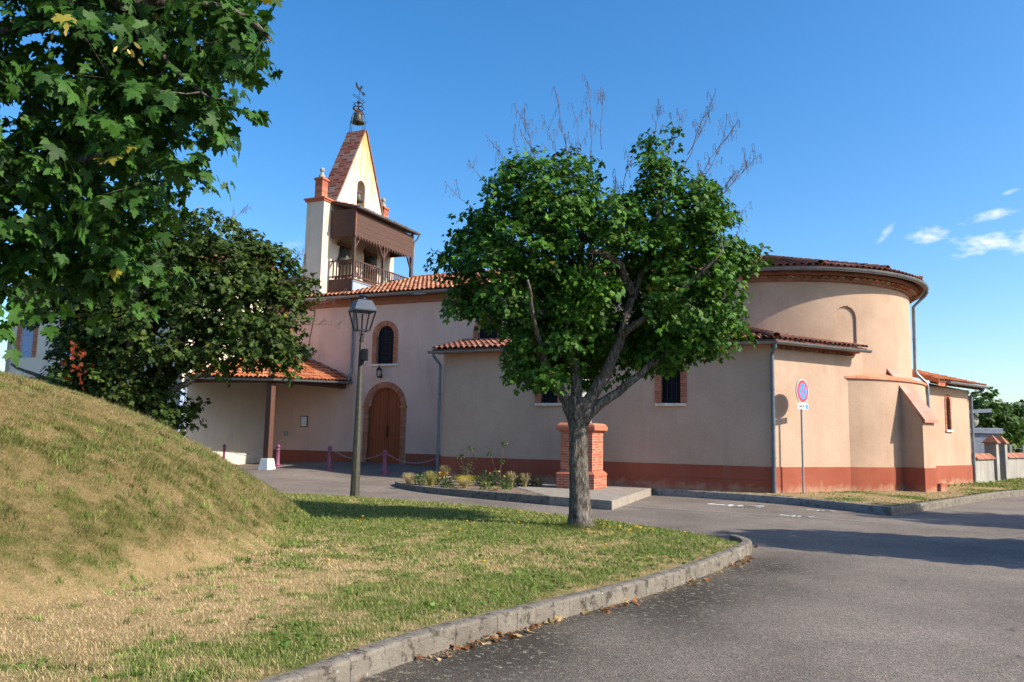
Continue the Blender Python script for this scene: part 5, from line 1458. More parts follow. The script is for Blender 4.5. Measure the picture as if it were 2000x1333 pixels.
def text_mesh(txt, size, origin, right, up, out, mat, name, parent):
    cu = bpy.data.curves.new('lettering', 'FONT'); cu.body = txt; cu.size = size; cu.align_x = 'CENTER'; cu.align_y = 'CENTER'; cu.extrude = .001
    cu.offset = .003
    ob = bpy.data.objects.new('lettering', cu); COL.objects.link(ob)
    dg = bpy.context.evaluated_depsgraph_get(); me = bpy.data.meshes.new_from_object(ob.evaluated_get(dg)); bpy.data.objects.remove(ob)
    o0 = Vector((0, 0, 0)); q = parent
    while q is not None: o0 = o0+q.location; q = q.parent
    for v in me.vertices:
        v.co = origin+right*v.co.x+up*v.co.y+out*(v.co.z+.0015)-o0
    me.materials.clear(); me.materials.append(mat); me.name = name
    r = bpy.data.objects.new(name, me); COL.objects.link(r); r.parent = parent
    return r
text_mesh('SAUF', .135, pc2-fs*.085+fn*.007, fs, fz, fn, M['black'], 'lettering', plate)
m = MB(); m.obox(pc2+fs*.21+fn*.0085, fs*.068, fn*.0015, fz*.07); ws = m.build('blue_square', M['blue'], plate)
m = MB(); wc = pc2+fs*.21+fn*.0105
for a, b in zip(np.linspace(2.0, 6.3, 12)[:-1], np.linspace(2.0, 6.3, 12)[1:]):
    m.bar(wc+fs*(-.006+.030*math.cos(a))+fz*(-.022+.030*math.sin(a)), wc+fs*(-.006+.030*math.cos(b))+fz*(-.022+.030*math.sin(b)), .008, .002)
m.bar(wc+fs*-.012+fz*.036, wc+fs*-.008+fz*-.006, .012, .002); m.bar(wc+fs*-.008+fz*-.006, wc+fs*.022+fz*-.008, .011, .002); m.bar(wc+fs*.022+fz*-.008, wc+fs*.038+fz*-.044, .011, .002)
m.lathe(wc+fs*-.012+fz*.046-fz*.006, [(.010, 0), (.010, .012)], 8)
m.build('wheelchair_symbol', M['white'], plate)
for z in (2.84, 3.12, 2.56):
    m = MB(); m.obox(sp+Vector((0, 0, z)), fs*.05, fn*.036, fz*.018); m.build('clamp', M['galv'], sign)

# ------------------------------------------------------------------ trees
LEAF_A = [(0, 0), (.16, -.10), (.40, -.12), (.33, .04), (.62, .20), (.48, .33), (.60, .52), (.26, .46), (.20, .74), (.0, 1.0)]
LEAF_B = [(0, 0), (.10, -.08), (.30, -.16), (.46, -.10), (.36, .05), (.55, .10), (.74, .26), (.60, .33), (.63, .50), (.44, .42), (.25, .45), (.30, .66), (.17, .70), (.13, .86), (0, 1.04)]
def leaf_template(half, droop=.28, fold=.22):
    out = half + [(-x, y) for x, y in half[-2:0:-1]]
    c = (0, .30)
    P = [c]+out
    P = np.array([[x, y, -droop*y*y - fold*abs(x)*abs(x)*.9 + .0] for x, y in P])
    n = len(out)
    Fc = np.array([[0, i+1, (i+1) % n+1] for i in range(n)])
    return P, Fc
def unit(a): return a/np.maximum(np.linalg.norm(a, axis=-1, keepdims=True), 1e-9)
def scatter_leaves(name, mat, parent, pos, tip, nrm, size, cols, half, droop=.28, fold=.22):
    P, Fc = leaf_template(half, droop, fold)
    tip = unit(tip); b = unit(np.cross(tip, nrm)); n = np.cross(b, tip)
    k = len(P); N = len(pos)
    dv = RNG.normal(0, .12, (N, 1))
    V = pos[:, None, :] + size[:, None, None]*(P[None, :, 0:1]*b[:, None, :] + P[None, :, 1:2]*tip[:, None, :] + (P[None, :, 2:3]*(1+dv[:, :, None]*3))*n[:, None, :])
    Fa = (Fc[None]+(np.arange(N)*k)[:, None, None]).reshape(-1, 3)
    return np_mesh(name, V.reshape(-1, 3), Fa, mat, parent, np.repeat(cols, k, axis=0))
def sample_lobes(lobes, n, shell=.62):
    """points in a union of ellipsoids, thinned so that overlaps are not double filled"""
    w = np.array([l[1][0]*l[1][1]*l[1][2] for l in lobes])**.8; w = w/w.sum()
    i = RNG.choice(len(lobes), n, p=w)
    C = np.array([l[0] for l in lobes])[i]; Rr = np.array([l[1] for l in lobes])[i]
    d = unit(RNG.normal(size=(n, 3)))
    r = np.where(RNG.random(n) < shell, RNG.uniform(.72, 1.03, n), RNG.random(n)**.5*.9)
    return C + d*Rr*r[:, None], d, C
def leaf_cols(n, base=(.05, .105, .018), hi=(.105, .185, .028), yellow=.02, seed=0):
    t = RNG.random(n)[:, None]**1.3
    c = np.array(base)*(1-t)+np.array(hi)*t
    c = c*RNG.uniform(.78, 1.22, (n, 1))
    y = RNG.random(n) < yellow
    c[y] = np.array([.23, .21, .03])*RNG.uniform(.7, 1.2, (y.sum(), 1))
    return c
def grow(mb, nodes, rad, targets, r_twig, bend=.18, step=.22):
    """join target points to the limb skeleton, nearest first, adding the new twig nodes"""
    N = [np.array(p) for p in nodes]; Rn = list(rad)
    arr = np.array(N)
    d0 = np.min(np.linalg.norm(targets[:, None]-arr[None], axis=2), axis=1)
    for ti in np.argsort(d0):
        t = targets[ti]; A = np.array(N)
        dd = np.linalg.norm(A-t, axis=1) + .35*np.maximum(0, A[:, 2]-t[2])
        j = int(np.argmin(dd)); s = A[j]; L = np.linalg.norm(t-s)
        if L < .05: continue
        k = max(2, int(L/step)); pts = []
        perp = RNG.normal(size=3)*L*bend*.5; perp[2] = abs(perp[2])*-.4
        for q in range(k+1):
            f = q/k; pts.append(s+(t-s)*f+perp*math.sin(math.pi*f))
        r0 = min(Rn[j]*.75, r_twig*(1+L*1.6)); rs = [r0+(r_twig*.45-r0)*(q/k) for q in range(k+1)]
        mb.tube(pts, rs, 5, False)
        for q in range(1, k+1): N.append(pts[q]); Rn.append(rs[q])
    return N
def limb_nodes(mb, pts, r0, r1, seg=9, wob=.03, sub=4):
    P = [Vector(p) for p in pts]; out = []
    for i in range(len(P)-1):
        a = P[max(i-1, 0)]; b = P[i]; c = P[i+1]; d = P[min(i+2, len(P)-1)]
        for k in range(sub):
            t = k/sub
            q = .5*((2*b)+(c-a)*t+(2*a-5*b+4*c-d)*t*t+(3*b-a-3*c+d)*t**3)
            out.append(q+Vector((random.uniform(-wob, wob), random.uniform(-wob, wob), random.uniform(-wob, wob)))*(1 if (i or k) else 0))
    out.append(P[-1])
    n = len(out); rs = [r0+(r1-r0)*i/(n-1) for i in range(n)]
    mb.tube(out, rs, seg)
    return [tuple(q) for q in out], rs
def spray(cl, out, n_leaf, rad, lsize, droop=.45):
    """leaves fanned in loose tiers round every twig end"""
    C = np.repeat(cl, n_leaf, axis=0); O = np.repeat(out, n_leaf, axis=0); n = len(C)
    pn = unit(O*.45 + np.array([0, 0, .8]) + RNG.normal(0, .28, (len(cl), 3)).repeat(n_leaf, axis=0))
    rd = RNG.normal(size=(n, 3)); rd = unit(rd - pn*np.sum(rd*pn, 1, keepdims=True))
    r = rad*np.sqrt(RNG.random(n))[:, None]
    pos = C + rd*r + pn*RNG.normal(0, rad*.22, (n, 1)) - np.array([0, 0, 1])*r*.25
    tip = unit(rd*.8 + O*.25 + RNG.normal(0, .35, (n, 3)) - np.array([0, 0, droop]))
    nrm = unit(pn + RNG.normal(0, .38, (n, 3)))
    return pos, tip, nrm, lsize*RNG.uniform(.6, 1.2, n)

def dead_twigs(name, parent, starts, rad=.010):
    for (a, b) in starts:
        m = MB(); a = Vector(a); b = Vector(b); L = (b-a).length; d = (b-a).normalized()
        k = 6; pts = [a+(b-a)*i/k+Vector((random.uniform(-.03, .03), random.uniform(-.03, .03), 0))*L*.6 for i in range(k+1)]
        m.tube(pts, [rad*(1-.75*i/k) for i in range(k+1)], 5, False)
        ends = [(pts[-1], d)]
        for i in range(2, k+1):
            for _ in range(2):
                if random.random() < .4: continue
                s = Vector((random.uniform(-1, 1), random.uniform(-1, 1), random.uniform(.3, 1.1))).normalized()
                e = pts[i]+(s*.7+d*.5)*L*random.uniform(.13, .30)
                m.tube([pts[i], (pts[i]+e)/2+Vector((0, 0, -.01)), e], [rad*.55, rad*.45, rad*.3], 4, False); ends.append((e, s)); ends.append(((pts[i]+e)/2, s))
        for e, s in ends:                # drooping dry seed stalks
            for _ in range(random.randint(1, 3)):
                x = Vector((random.uniform(-1, 1), random.uniform(-1, 1), 0)).normalized()
                l = random.uniform(.05, .12)
                m.tube([e, e+x*l*.4+Vector((0, 0, .015)), e+x*l*.55+Vector((0, 0, -l))], [.0028, .0028, .0025], 3, False)
                q = e+x*l*.55+Vector((0, 0, -l)); m.tube([q, q+Vector((random.uniform(-.01, .01), 0, -.035))], [.005, .0025], 4, False)
        m.build(name, M['deadtwig'], parent, recalc=False)

# --- the maple in the middle of the lawn
T0 = np.array([1.23, 13.77, 0.0])
def TL(x, y, z): return (T0[0]+x, T0[1]+y, T0[2]+z)
maple = thing('maple_tree', 'dense green maple with forked grey trunk standing alone on the lawn corner', 'tree', tuple(T0))
m = MB(); nodes, rads = [], []
def flare(z): return .19+.085*math.exp(-z/.13)
tp = [TL(.0, 0, -.12), TL(0, 0, .0), TL(-.01, 0, .10), TL(-.015, 0, .25), TL(-.03, 0, .6), TL(-.05, 0, 1.0), TL(-.065, 0, 1.4), TL(-.065, 0, 1.75), TL(-.06, 0, 2.0), TL(-.05, 0, 2.2)]
tr = [.30, .245, .205, .185, .170, .162, .158, .162, .185, .175]
m.tube(tp, tr, 22)
for i, vtx in enumerate(m.v):
    a = math.atan2(vtx[1]-T0[1], vtx[0]-T0[0]); h = vtx[2]
    k = 1+.05*math.sin(a*5+h*1.3)+.035*math.sin(a*9-h*2.1)+random.uniform(-.015, .015)+(.10*math.sin(a*4+.6) if h < .12 else 0)
    m.v[i] = (T0[0]+(vtx[0]-T0[0])*k, T0[1]+(vtx[1]-T0[1])*k, h)
limbs = [([TL(-.12, 0, 1.72), TL(-.26, .03, 2.12), TL(-.50, .08, 2.50), TL(-.72, .15, 2.98), TL(-.80, .1, 3.7), TL(-.86, .0, 4.4), TL(-1.0, -.1, 5.3)], .115, .026),
         ([TL(-.07, .0, 1.85), TL(-.10, .05, 2.3), TL(-.13, .18, 2.9), TL(-.08, .3, 3.8), TL(.0, .3, 5.1), TL(.05, .2, 6.1)], .118, .026),
         ([TL(.0, -.02, 1.80), TL(.12, -.06, 2.16), TL(.40, -.12, 2.62), TL(.64, -.16, 3.25), TL(.86, -.15, 4.0), TL(1.15, -.1, 4.7), TL(1.35, .0, 5.7), TL(1.4, .0, 6.5)], .13, .026),
         ([TL(.84, -.15, 3.95), TL(.62, -.42, 4.38), TL(.36, -.6, 4.55), TL(.08, -.7, 4.62)], .075, .05),
         ([TL(.03, -.02, 1.78), TL(.22, -.05, 2.02), TL(.58, -.10, 2.27), TL(.98, -.15, 2.62), TL(1.42, -.15, 2.98), TL(2.0, -.1, 3.4), TL(2.7, .0, 4.2)], .10, .026),
         ([TL(-.72, .15, 2.98), TL(-1.15, .3, 3.5), TL(-1.7, .3, 4.2), TL(-2.1, .2, 4.9)], .07, .02),
         ([TL(-.10, .1, 2.7), TL(-.3, .9, 3.5), TL(-.4, 1.5, 4.5)], .08, .02), ([TL(.4, -.1, 2.7), TL(.8, .8, 3.6), TL(1.0, 1.5, 4.6)], .08, .02),
         ([TL(.64, -.16, 3.25), TL(1.5, -.7, 3.9), TL(2.2, -1.0, 4.6)], .07, .02), ([TL(-.5, .08, 2.5), TL(-.8, -.6, 3.2), TL(-1.0, -1.2, 4.0)], .06, .02)]
for pts, r0, r1 in limbs:
    nd, rr = limb_nodes(m, pts, r0, r1, 10, .018); nodes += nd; rads += rr
lobes = [(TL(-1.25, .1, 4.35), (1.15, 1.3, 1.25)), (TL(-.75, .1, 5.45), (1.15, 1.25, 1.15)), (TL(.35, .1, 4.9), (1.1, 1.4, 1.05)), (TL(1.45, 0, 5.3), (1.0, 1.2, 1.15)), (TL(1.33, 0, 6.35), (.42, .5, .85)),
         (TL(1.75, -.1, 4.1), (1.05, 1.25, 1.05)), (TL(2.15, .0, 4.95), (.72, .9, .75)), (TL(-.6, .3, 3.45), (1.15, 1.2, .95)), (TL(1.2, .2, 3.35), (1.25, 1.2, .62)), (TL(2.3, -.2, 3.35), (.55, .8, .45)), (TL(.1, .7, 3.6), (1.0, .8, .8)), (TL(.15, .75, 2.85), (.8, .5, .42)), (TL(1.5, .2, 3.15), (.8, .8, .35)),
         (TL(-.7, -.1, 2.85), (.8, .8, .40)), (TL(-1.9, 0, 3.8), (.5, .6, .4)), (TL(-1.9, 0, 5.0), (.5, .7, .6)), (TL(-.3, .1, 6.2), (.55, .6, .65)), (TL(2.85, .1, 4.75), (.55, .5, .22)), (TL(-1.1, 0, 6.0), (.5, .6, .5)), (TL(2.1, .2, 5.7), (.45, .6, .5)), (TL(.5, -.8, 4.1), (.9, .5, .9)), (TL(-2.2, .1, 4.6), (.45, .5, .2))]
cl, dr, cc = sample_lobes(lobes, 1700)
# open lower middle: keep the fork visible from the front
keep = ~((np.abs(cl[:, 0]-T0[0]-.55) < .62) & (cl[:, 2] < 2.9) & (cl[:, 1] < T0[1]+.35)) & (cl[:, 2] > 2.2)
keep &= ~((np.abs(cl[:, 0]-T0[0]-.80) < .33) & (np.abs(cl[:, 2]-3.7) < .75) & (cl[:, 1] < T0[1]-.12))
keep &= ~((np.abs(cl[:, 0]-T0[0]+.74) < .17) & (np.abs(cl[:, 2]-3.3) < .75) & (cl[:, 1] < T0[1]-.05))
keep &= ~((np.abs(cl[:, 0]-T0[0]-.35) < .5) & (np.abs(cl[:, 2]-4.55) < .16) & (cl[:, 1] < T0[1]-.5))
keep &= ~((cl[:, 0]-T0[0] < -1.38) & (cl[:, 2] < 3.62))
cl, dr = cl[keep], dr[keep]
grow(m, nodes, rads, cl[RNG.permutation(len(cl))[:1000]], .007)
m.build('trunk', M['bark'], maple, smooth='all', recalc=False)
pos, tip, nrm, sz = spray(cl, dr, 25, .22, .086)
scatter_leaves('crown', M['leafmat'], maple, pos, tip, nrm, sz, leaf_cols(len(pos), (.026, .082, .010), (.072, .165, .018), .006)*np.repeat(RNG.uniform(.65, 1.35, (len(cl), 1)), 25, axis=0)*np.array([[1.0, 1.0, 1.0]]), LEAF_A)
tw = []
for (x, z) in ((.07, 7.72), (.30, 7.62), (-.10, 7.3), (-.48, 7.22), (-.62, 7.0), (-1.13, 7.02), (-1.3, 6.85), (-1.55, 6.75), (-2.08, 6.42), (1.32, 7.33), (1.75, 7.25), (2.19, 7.42), (2.10, 7.1), (2.56, 6.9), (2.4, 6.75), (3.01, 6.48), (2.85, 6.4), (2.9, 5.58), (2.75, 5.1), (.75, 6.4), (.6, 6.1), (-2.35, 5.75)):
    b = Vector(TL(x, random.uniform(-.5, .5), z)); c = Vector(TL(.3, 0, 4.2)); d = (c-b).normalized(); d.z *= 1.4
    tw.append((tuple(b+d.normalized()*random.uniform(.9, 1.5)), tuple(b)))
dead_twigs('dead_twig', maple, tw, .009)

# --- the broad dark tree behind the mound
def broad_tree(label, base, limbs, lobes, ncl, nleaf, lsize, cols, spr=.25, name='maple_tree', twn=0.0085, tw=(), floor=None):
    t = thing(name, label, 'tree', base)
    m = MB(); nodes, rads = [], []
    for pts, r0, r1 in limbs:
        nd, rr = limb_nodes(m, pts, r0, r1, 9, .03); nodes += nd; rads += rr
    cl, dr, cc = sample_lobes(lobes, ncl)
    if floor is not None:
        k = cl[:, 2] > floor; cl, dr = cl[k], dr[k]
    grow(m, nodes, rads, cl[RNG.permutation(len(cl))[:min(len(cl), 900)]], twn)
    m.build('trunk', M['bark'], t, smooth='all', recalc=False)
    pos, tip, nrm, sz = spray(cl, dr, nleaf, spr, lsize)
    scatter_leaves('crown', M['leafmat'], t, pos, tip, nrm, sz, leaf_cols(len(pos), *cols)*np.repeat(RNG.uniform(.7, 1.3, (len(cl), 1)), nleaf, axis=0), LEAF_A)
    if tw: dead_twigs('dead_twig', t, tw, .013)
    return t, m
B0 = (-9.7, 20.8, 0)
def BL(x, y, z): return (B0[0]+x, B0[1]+y, z)
tw2 = [(BL(3.2, -.5, 5.2), BL(4.3, -.2, 5.6)), (BL(3.4, 0, 4.6), BL(4.9, .2, 5.0)), (BL(3.3, 0, 5.6), BL(4.0, .3, 6.3)), (BL(3.6, 0, 4.3), BL(5.0, .4, 4.4)), (BL(.5, 0, 7.0), BL(.9, .2, 8.0)), (BL(1.8, 0, 6.6), BL(2.4, .2, 7.5))]
bt, _ = broad_tree('broad dark maple with low spreading crown behind the grassy mound', B0,
    [([BL(0, 0, -.2), BL(.1, 0, .8), BL(.0, 0, 1.6), BL(-.1, .1, 2.4)], .26, .17), ([BL(0, 0, 1.7), BL(.8, -.2, 2.4), BL(1.9, -.4, 3.0), BL(3.2, -.5, 3.7)], .13, .04), ([BL(-.1, .1, 2.2), BL(.6, .2, 3.5), BL(1.5, .3, 4.8), BL(2.2, .2, 6.2)], .13, .03),
     ([BL(-.1, .1, 2.2), BL(-1.0, .1, 3.4), BL(-1.8, .0, 4.6), BL(-2.2, 0, 5.5)], .13, .03), ([BL(-.1, .1, 2.2), BL(0, -.6, 3.6), BL(.2, -.9, 5.2), BL(.2, -.6, 6.6)], .12, .03), ([BL(0, 0, 1.6), BL(-1.0, -.3, 2.3), BL(-2.2, -.4, 2.7), BL(-3.2, -.3, 3.1)], .10, .03), ([BL(0, .1, 2.0), BL(.5, 1.4, 3.2), BL(.8, 2.2, 4.6)], .10, .03)],
    [(BL(.2, 0, 4.6), (2.0, 1.9, 2.0)), (BL(1.9, -.1, 5.4), (1.5, 1.6, 1.5)), (BL(-1.1, 0, 4.9), (1.4, 1.6, 1.5)), (BL(3.2, -.2, 4.4), (1.2, 1.4, 1.2)), (BL(3.5, -.2, 3.75), (.85, 1.0, .55)), (BL(3.95, -.3, 3.25), (.42, .5, .38)), (BL(2.9, -.4, 3.35), (.5, .5, .3)), (BL(2.0, -.3, 3.6), (1.2, 1.2, .7)),
     (BL(-1.4, 0, 3.7), (.9, 1.2, 1.0)), (BL(-1.8, -.3, 2.4), (1.1, 1.0, .55)), (BL(-1.7, -.2, 4.9), (.8, .9, .6)), (BL(-2.6, 0, 5.0), (.8, .9, .7)), (BL(-1.2, 0, 1.9), (1.0, 1.0, .6)), (BL(-.6, -.3, 2.7), (1.6, 1.3, .9)), (BL(.6, 0, 2.1), (.95, 1.1, .75)), (BL(.4, 0, 6.6), (1.1, 1.2, .8)), (BL(2.9, 0, 6.1), (.8, .9, .7)), (BL(1.6, 0, 6.7), (1.2, 1.2, .7)), (BL(3.1, 0, 5.7), (.9, .9, .8)), (BL(-2.5, 0, 2.35), (.6, .8, .4)), (BL(3.9, 0, 5.3), (.6, .7, .5)), (BL(.7, .2, 1.7), (.5, .6, .5))],
    1700, 20, .122, ((.026, .052, .010), (.062, .098, .018), .012), .27, tw=tw2, floor=1.05)
# a bunch of dead red-brown leaves in it
rc = np.array([BL(-.62, -2.0, 3.1)])+RNG.normal(0, 1, (34, 3))*np.array([.16, .12, .30])
scatter_leaves('withered_leaves', M['leafmat'], bt, rc, RNG.normal(size=(34, 3))-np.array([0, 0, 1.]), RNG.normal(size=(34, 3)), np.full(34, .10), np.array([[.17, .032, .012]])*RNG.uniform(.6, 1.2, (34, 1)), LEAF_A)

# --- the near maple reaching in at the upper left
N0 = (-5.3, 4.7, .2)
near = thing('maple_tree', 'near maple whose big leaved branches hang in at upper left', 'tree', N0)
m = MB(); nodes, rads = [], []
for pts, r0, r1 in [([(-5.3, 4.7, -.1), (-5.28, 4.7, 1.0), (-5.2, 4.72, 2.0), (-5.1, 4.75, 3.0)], .24, .16), ([(-5.2, 4.72, 2.1), (-4.6, 4.8, 2.7), (-3.9, 4.9, 3.0), (-3.2, 5.0, 3.15), (-2.5, 5.05, 3.3)], .08, .015),
                    ([(-5.1, 4.75, 3.0), (-4.4, 4.9, 3.6), (-3.5, 5.05, 4.1), (-2.7, 5.1, 4.35), (-2.0, 5.1, 4.35), (-1.65, 5.05, 4.1)], .10, .012), ([(-5.1, 4.75, 3.0), (-4.7, 5.0, 4.2), (-4.0, 5.2, 5.2), (-3.0, 5.3, 5.8)], .11, .02),
                    ([(-5.1, 4.75, 3.0), (-5.6, 4.6, 4.4), (-6.0, 4.7, 6.0)], .11, .02), ([(-3.9, 4.9, 3.0), (-3.5, 4.75, 2.7), (-3.25, 4.65, 2.3)], .03, .010), ([(-2.7, 5.1, 4.35), (-2.3, 4.9, 3.9), (-1.95, 4.85, 3.6)], .02, .008)]:
    nd, rr = limb_nodes(m, pts, r0, r1, 8, .02); nodes += nd; rads += rr
nl = [((-2.9, 5.1, 4.15), (.80, .8, .62)), ((-2.25, 5.2, 4.55), (.62, .7, .42)), ((-1.95, 5.0, 4.12), (.36, .4, .22)), ((-2.2, 4.95, 3.62), (.42, .45, .22)), ((-2.75, 5.0, 3.5), (.55, .6, .34)), ((-2.35, 4.8, 3.25), (.34, .3, .18)), ((-2.95, 4.9, 3.0), (.55, .5, .30)),
      ((-2.6, 5.4, 3.0), (.45, .5, .22)), ((-3.25, 4.9, 2.75), (.35, .4, .28)), ((-3.3, 4.7, 2.5), (.26, .4, .35)), ((-3.2, 4.75, 2.08), (.17, .25, .22)), ((-3.7, 4.8, 3.5), (.8, .9, .9)), ((-4.4, 4.8, 4.6), (1.2, 1.2, 1.0)), ((-3.0, 5.3, 5.3), (1.0, 1.0, .6)), ((-5.4, 4.8, 5.6), (1.6, 1.6, 1.4)), ((-2.1, 4.75, 5.05), (.5, .5, .3)),
      ((-3.05, 5.2, 2.5), (.32, .4, .30)), ((-2.75, 5.6, 2.72), (.5, .5, .22)), ((-3.3, 5.6, 2.9), (.5, .5, .4)), ((-3.3, 6.2, 3.9), (.9, .6, .9)), ((-2.6, 6.0, 4.6), (.8, .5, .6))]
cl, dr, cc = sample_lobes(nl, 980, .55)
cl[:, 0] -= .10*sstep(cl[:, 0], -3.2, -2.2)
cl = np.concatenate([cl, np.array([(-1.72, 5.0, 4.02), (-1.80, 5.0, 3.92), (-1.88, 4.9, 3.42), (-1.98, 4.95, 3.14), (-2.12, 4.9, 3.2), (-3.1, 4.75, 2.12), (-3.2, 4.7, 1.98), (-1.82, 5.1, 4.3), (-1.8, 4.9, 3.6)])]); dr = np.concatenate([dr, np.tile([[.8, -.2, .2]], (9, 1))])
grow(m, nodes, rads, cl, .0042, .2, .16)
m.build('trunk', M['bark'], near, smooth='all', recalc=False)
pos, tip, nrm, sz = spray(cl, dr, 18, .165, .086, .75)
cn_ = leaf_cols(len(pos), (.018, .054, .010), (.048, .125, .018), .003)
scatter_leaves('crown', M['leafmat'], near, pos, tip, nrm, sz, cn_, LEAF_B, .30, .30)
# hanging bunches of winged seeds
bp_ = np.array([(-2.78, 4.55, 3.95), (-2.35, 4.6, 3.78), (-3.25, 4.4, 3.05), (-2.55, 4.5, 4.45)])
sp_ = np.repeat(bp_, 9, axis=0)+RNG.normal(0, .03, (36, 3))*np.array([1, 1, 1.4])
scatter_leaves('seed_keys', M['petal'], near, sp_, RNG.normal(0, .5, (36, 3))-np.array([0, 0, 1.]), RNG.normal(size=(36, 3)), np.full(36, .05), np.array([[.42, .33, .10]])*RNG.uniform(.7, 1.2, (36, 1)), [(0, 0), (.12, .2), (.2, .6), (.1, .95), (0, 1.0)])
# leaf stalks
m = MB()

# --- wood behind the cemetery: separate trees
far_specs = [(30.5, 55, 5.4, 3.4, 'rounded dark green tree right behind the chapel corner'), (36.5, 60, 5.2, 3.6, 'middle tree of the dark row behind the cemetery gate'), (42.5, 62, 6.2, 4.2, 'taller bushy tree at the right picture edge behind the fence'), (48, 66, 6.2, 4.0, 'outermost tree of the row behind the cemetery'), (26, 58, 5.2, 3.3, 'low tree mostly hidden behind the chapel')]
for x, y, h, r, lab in far_specs:
    t = thing('broadleaf_tree', lab, 'tree', (x, y, -.3), 'trees behind the cemetery')
    m = MB(); nd, rr = limb_nodes(m, [(x, y, -.4), (x, y, 1.5), (x+.2, y, h*.55), (x, y, h*.85)], .25, .05, 7, .05); nodes = nd; rads = rr
    lb = [((x, y, h*.5), (r*.9, r*.9, h*.42))]+[((x+r*.75*math.cos(a), y+r*.75*math.sin(a), h*random.uniform(.32, .78)), (r*.5, r*.5, h*.22)) for a in np.linspace(0, 6.2, 9)]
    cl, dr, cc = sample_lobes(lb, 620, .7); cl[:, 2] = np.maximum(cl[:, 2], .1)
    grow(m, nodes, rads, cl[::8], .02, step=.6)
    m.build('trunk', M['bark'], t, recalc=False)
    pos, tip, nrm, sz = spray(cl, dr, 8, .5, .34)
    scatter_leaves('crown', M['leafmat'], t, pos, tip, nrm, sz, leaf_cols(len(pos), (.035, .075, .015), (.075, .14, .028), .03), LEAF_A)
# --- two unseen trees, added only to cast the shadows on the asphalt
for x, y, h, r, lab in ((12.4, 11.25, 6.15, 1.95, 'clipped round headed tree added to shadow the road, nearer of two out of view'), (18.9, 15.3, 7.4, 2.3, 'clipped round headed tree added to shadow the road, farther of two out of view')):
    t = thing('shadow_caster_tree', lab, 'tree', (x, y, -.2), 'unseen trees added to shadow the road')
    m = MB(); nd, rr = limb_nodes(m, [(x, y, -.4), (x, y, 1.5), (x, y, h*.5), (x, y, h*.9)], .16, .05, 8, .02)
    lb = [((x, y, h*.72), (r*.85, r*.85, h*.26)), ((x, y, h*.42), (r, r, h*.33))]
    cl, dr, cc = sample_lobes(lb, 1400, .45)
    grow(m, nd, rr, cl[::6], .008)
    m.build('trunk', M['bark'], t, recalc=False)
    pos, tip, nrm, sz = spray(cl, dr, 9, .28, .22)
    scatter_leaves('crown', M['leafmat'], t, pos, tip, nrm, sz, leaf_cols(len(pos)), LEAF_A)

# ------------------------------------------------------------------ planting bed
def bedz(x, y): return float(.03+.05*(fbm(np.array([x]), np.array([y]), 2.2, 4))[0])
def blades(n, h, spread, width, base, lean=.5, curve=.6, droopy=.3):
    a = RNG.random(n)*2*np.pi; r0 = np.sqrt(RNG.random(n))*spread*.25
    d = np.stack([np.cos(a), np.sin(a), np.zeros(n)], 1); s = np.stack([-np.sin(a), np.cos(a), np.zeros(n)], 1)
    H = h*RNG.uniform(.6, 1.1, n)[:, None]; Ln = spread*RNG.uniform(.2, 1.0, n)[:, None]
    p0 = base + d*r0[:, None]; w = width*RNG.uniform(.7, 1.3, n)[:, None]
    p1 = p0+d*Ln*.28+np.array([0, 0, 1])*H*.62; p2 = p0+d*Ln*.62+np.array([0, 0, 1])*H*.97; p3 = p0+d*Ln+np.array([0, 0, 1])*H*(1-droopy)
    V = np.stack([p0-s*w, p0+s*w, p1+s*w*.8, p1-s*w*.8, p2+s*w*.5, p2-s*w*.5, p3+s*w*.1, p3-s*w*.1], 1).reshape(-1, 3)
    i = (np.arange(n)*8)[:, None]
    Fc = np.concatenate([i+np.array([[0, 1, 2, 3]]), i+np.array([[3, 2, 4, 5]]), i+np.array([[5, 4, 6, 7]])])
    return V, Fc
def tuft(x, y, h, spread, c0, c1, n, label, name='grass_tuft', group='ornamental grasses in the planting bed'):
    h = h*.82; spread = spread*1.15
    z = bedz(x, y)
    V, Fc = blades(n, h, spread, .0045, np.array([x, y, z-.02]))
    t = RNG.random(n)[:, None]; c = np.array(c0)*(1-t)+np.array(c1)*t
    tag(np_mesh(name, V, Fc, M['petal'], None, np.repeat(c, 8, axis=0)), label, 'ornamental grass', group)
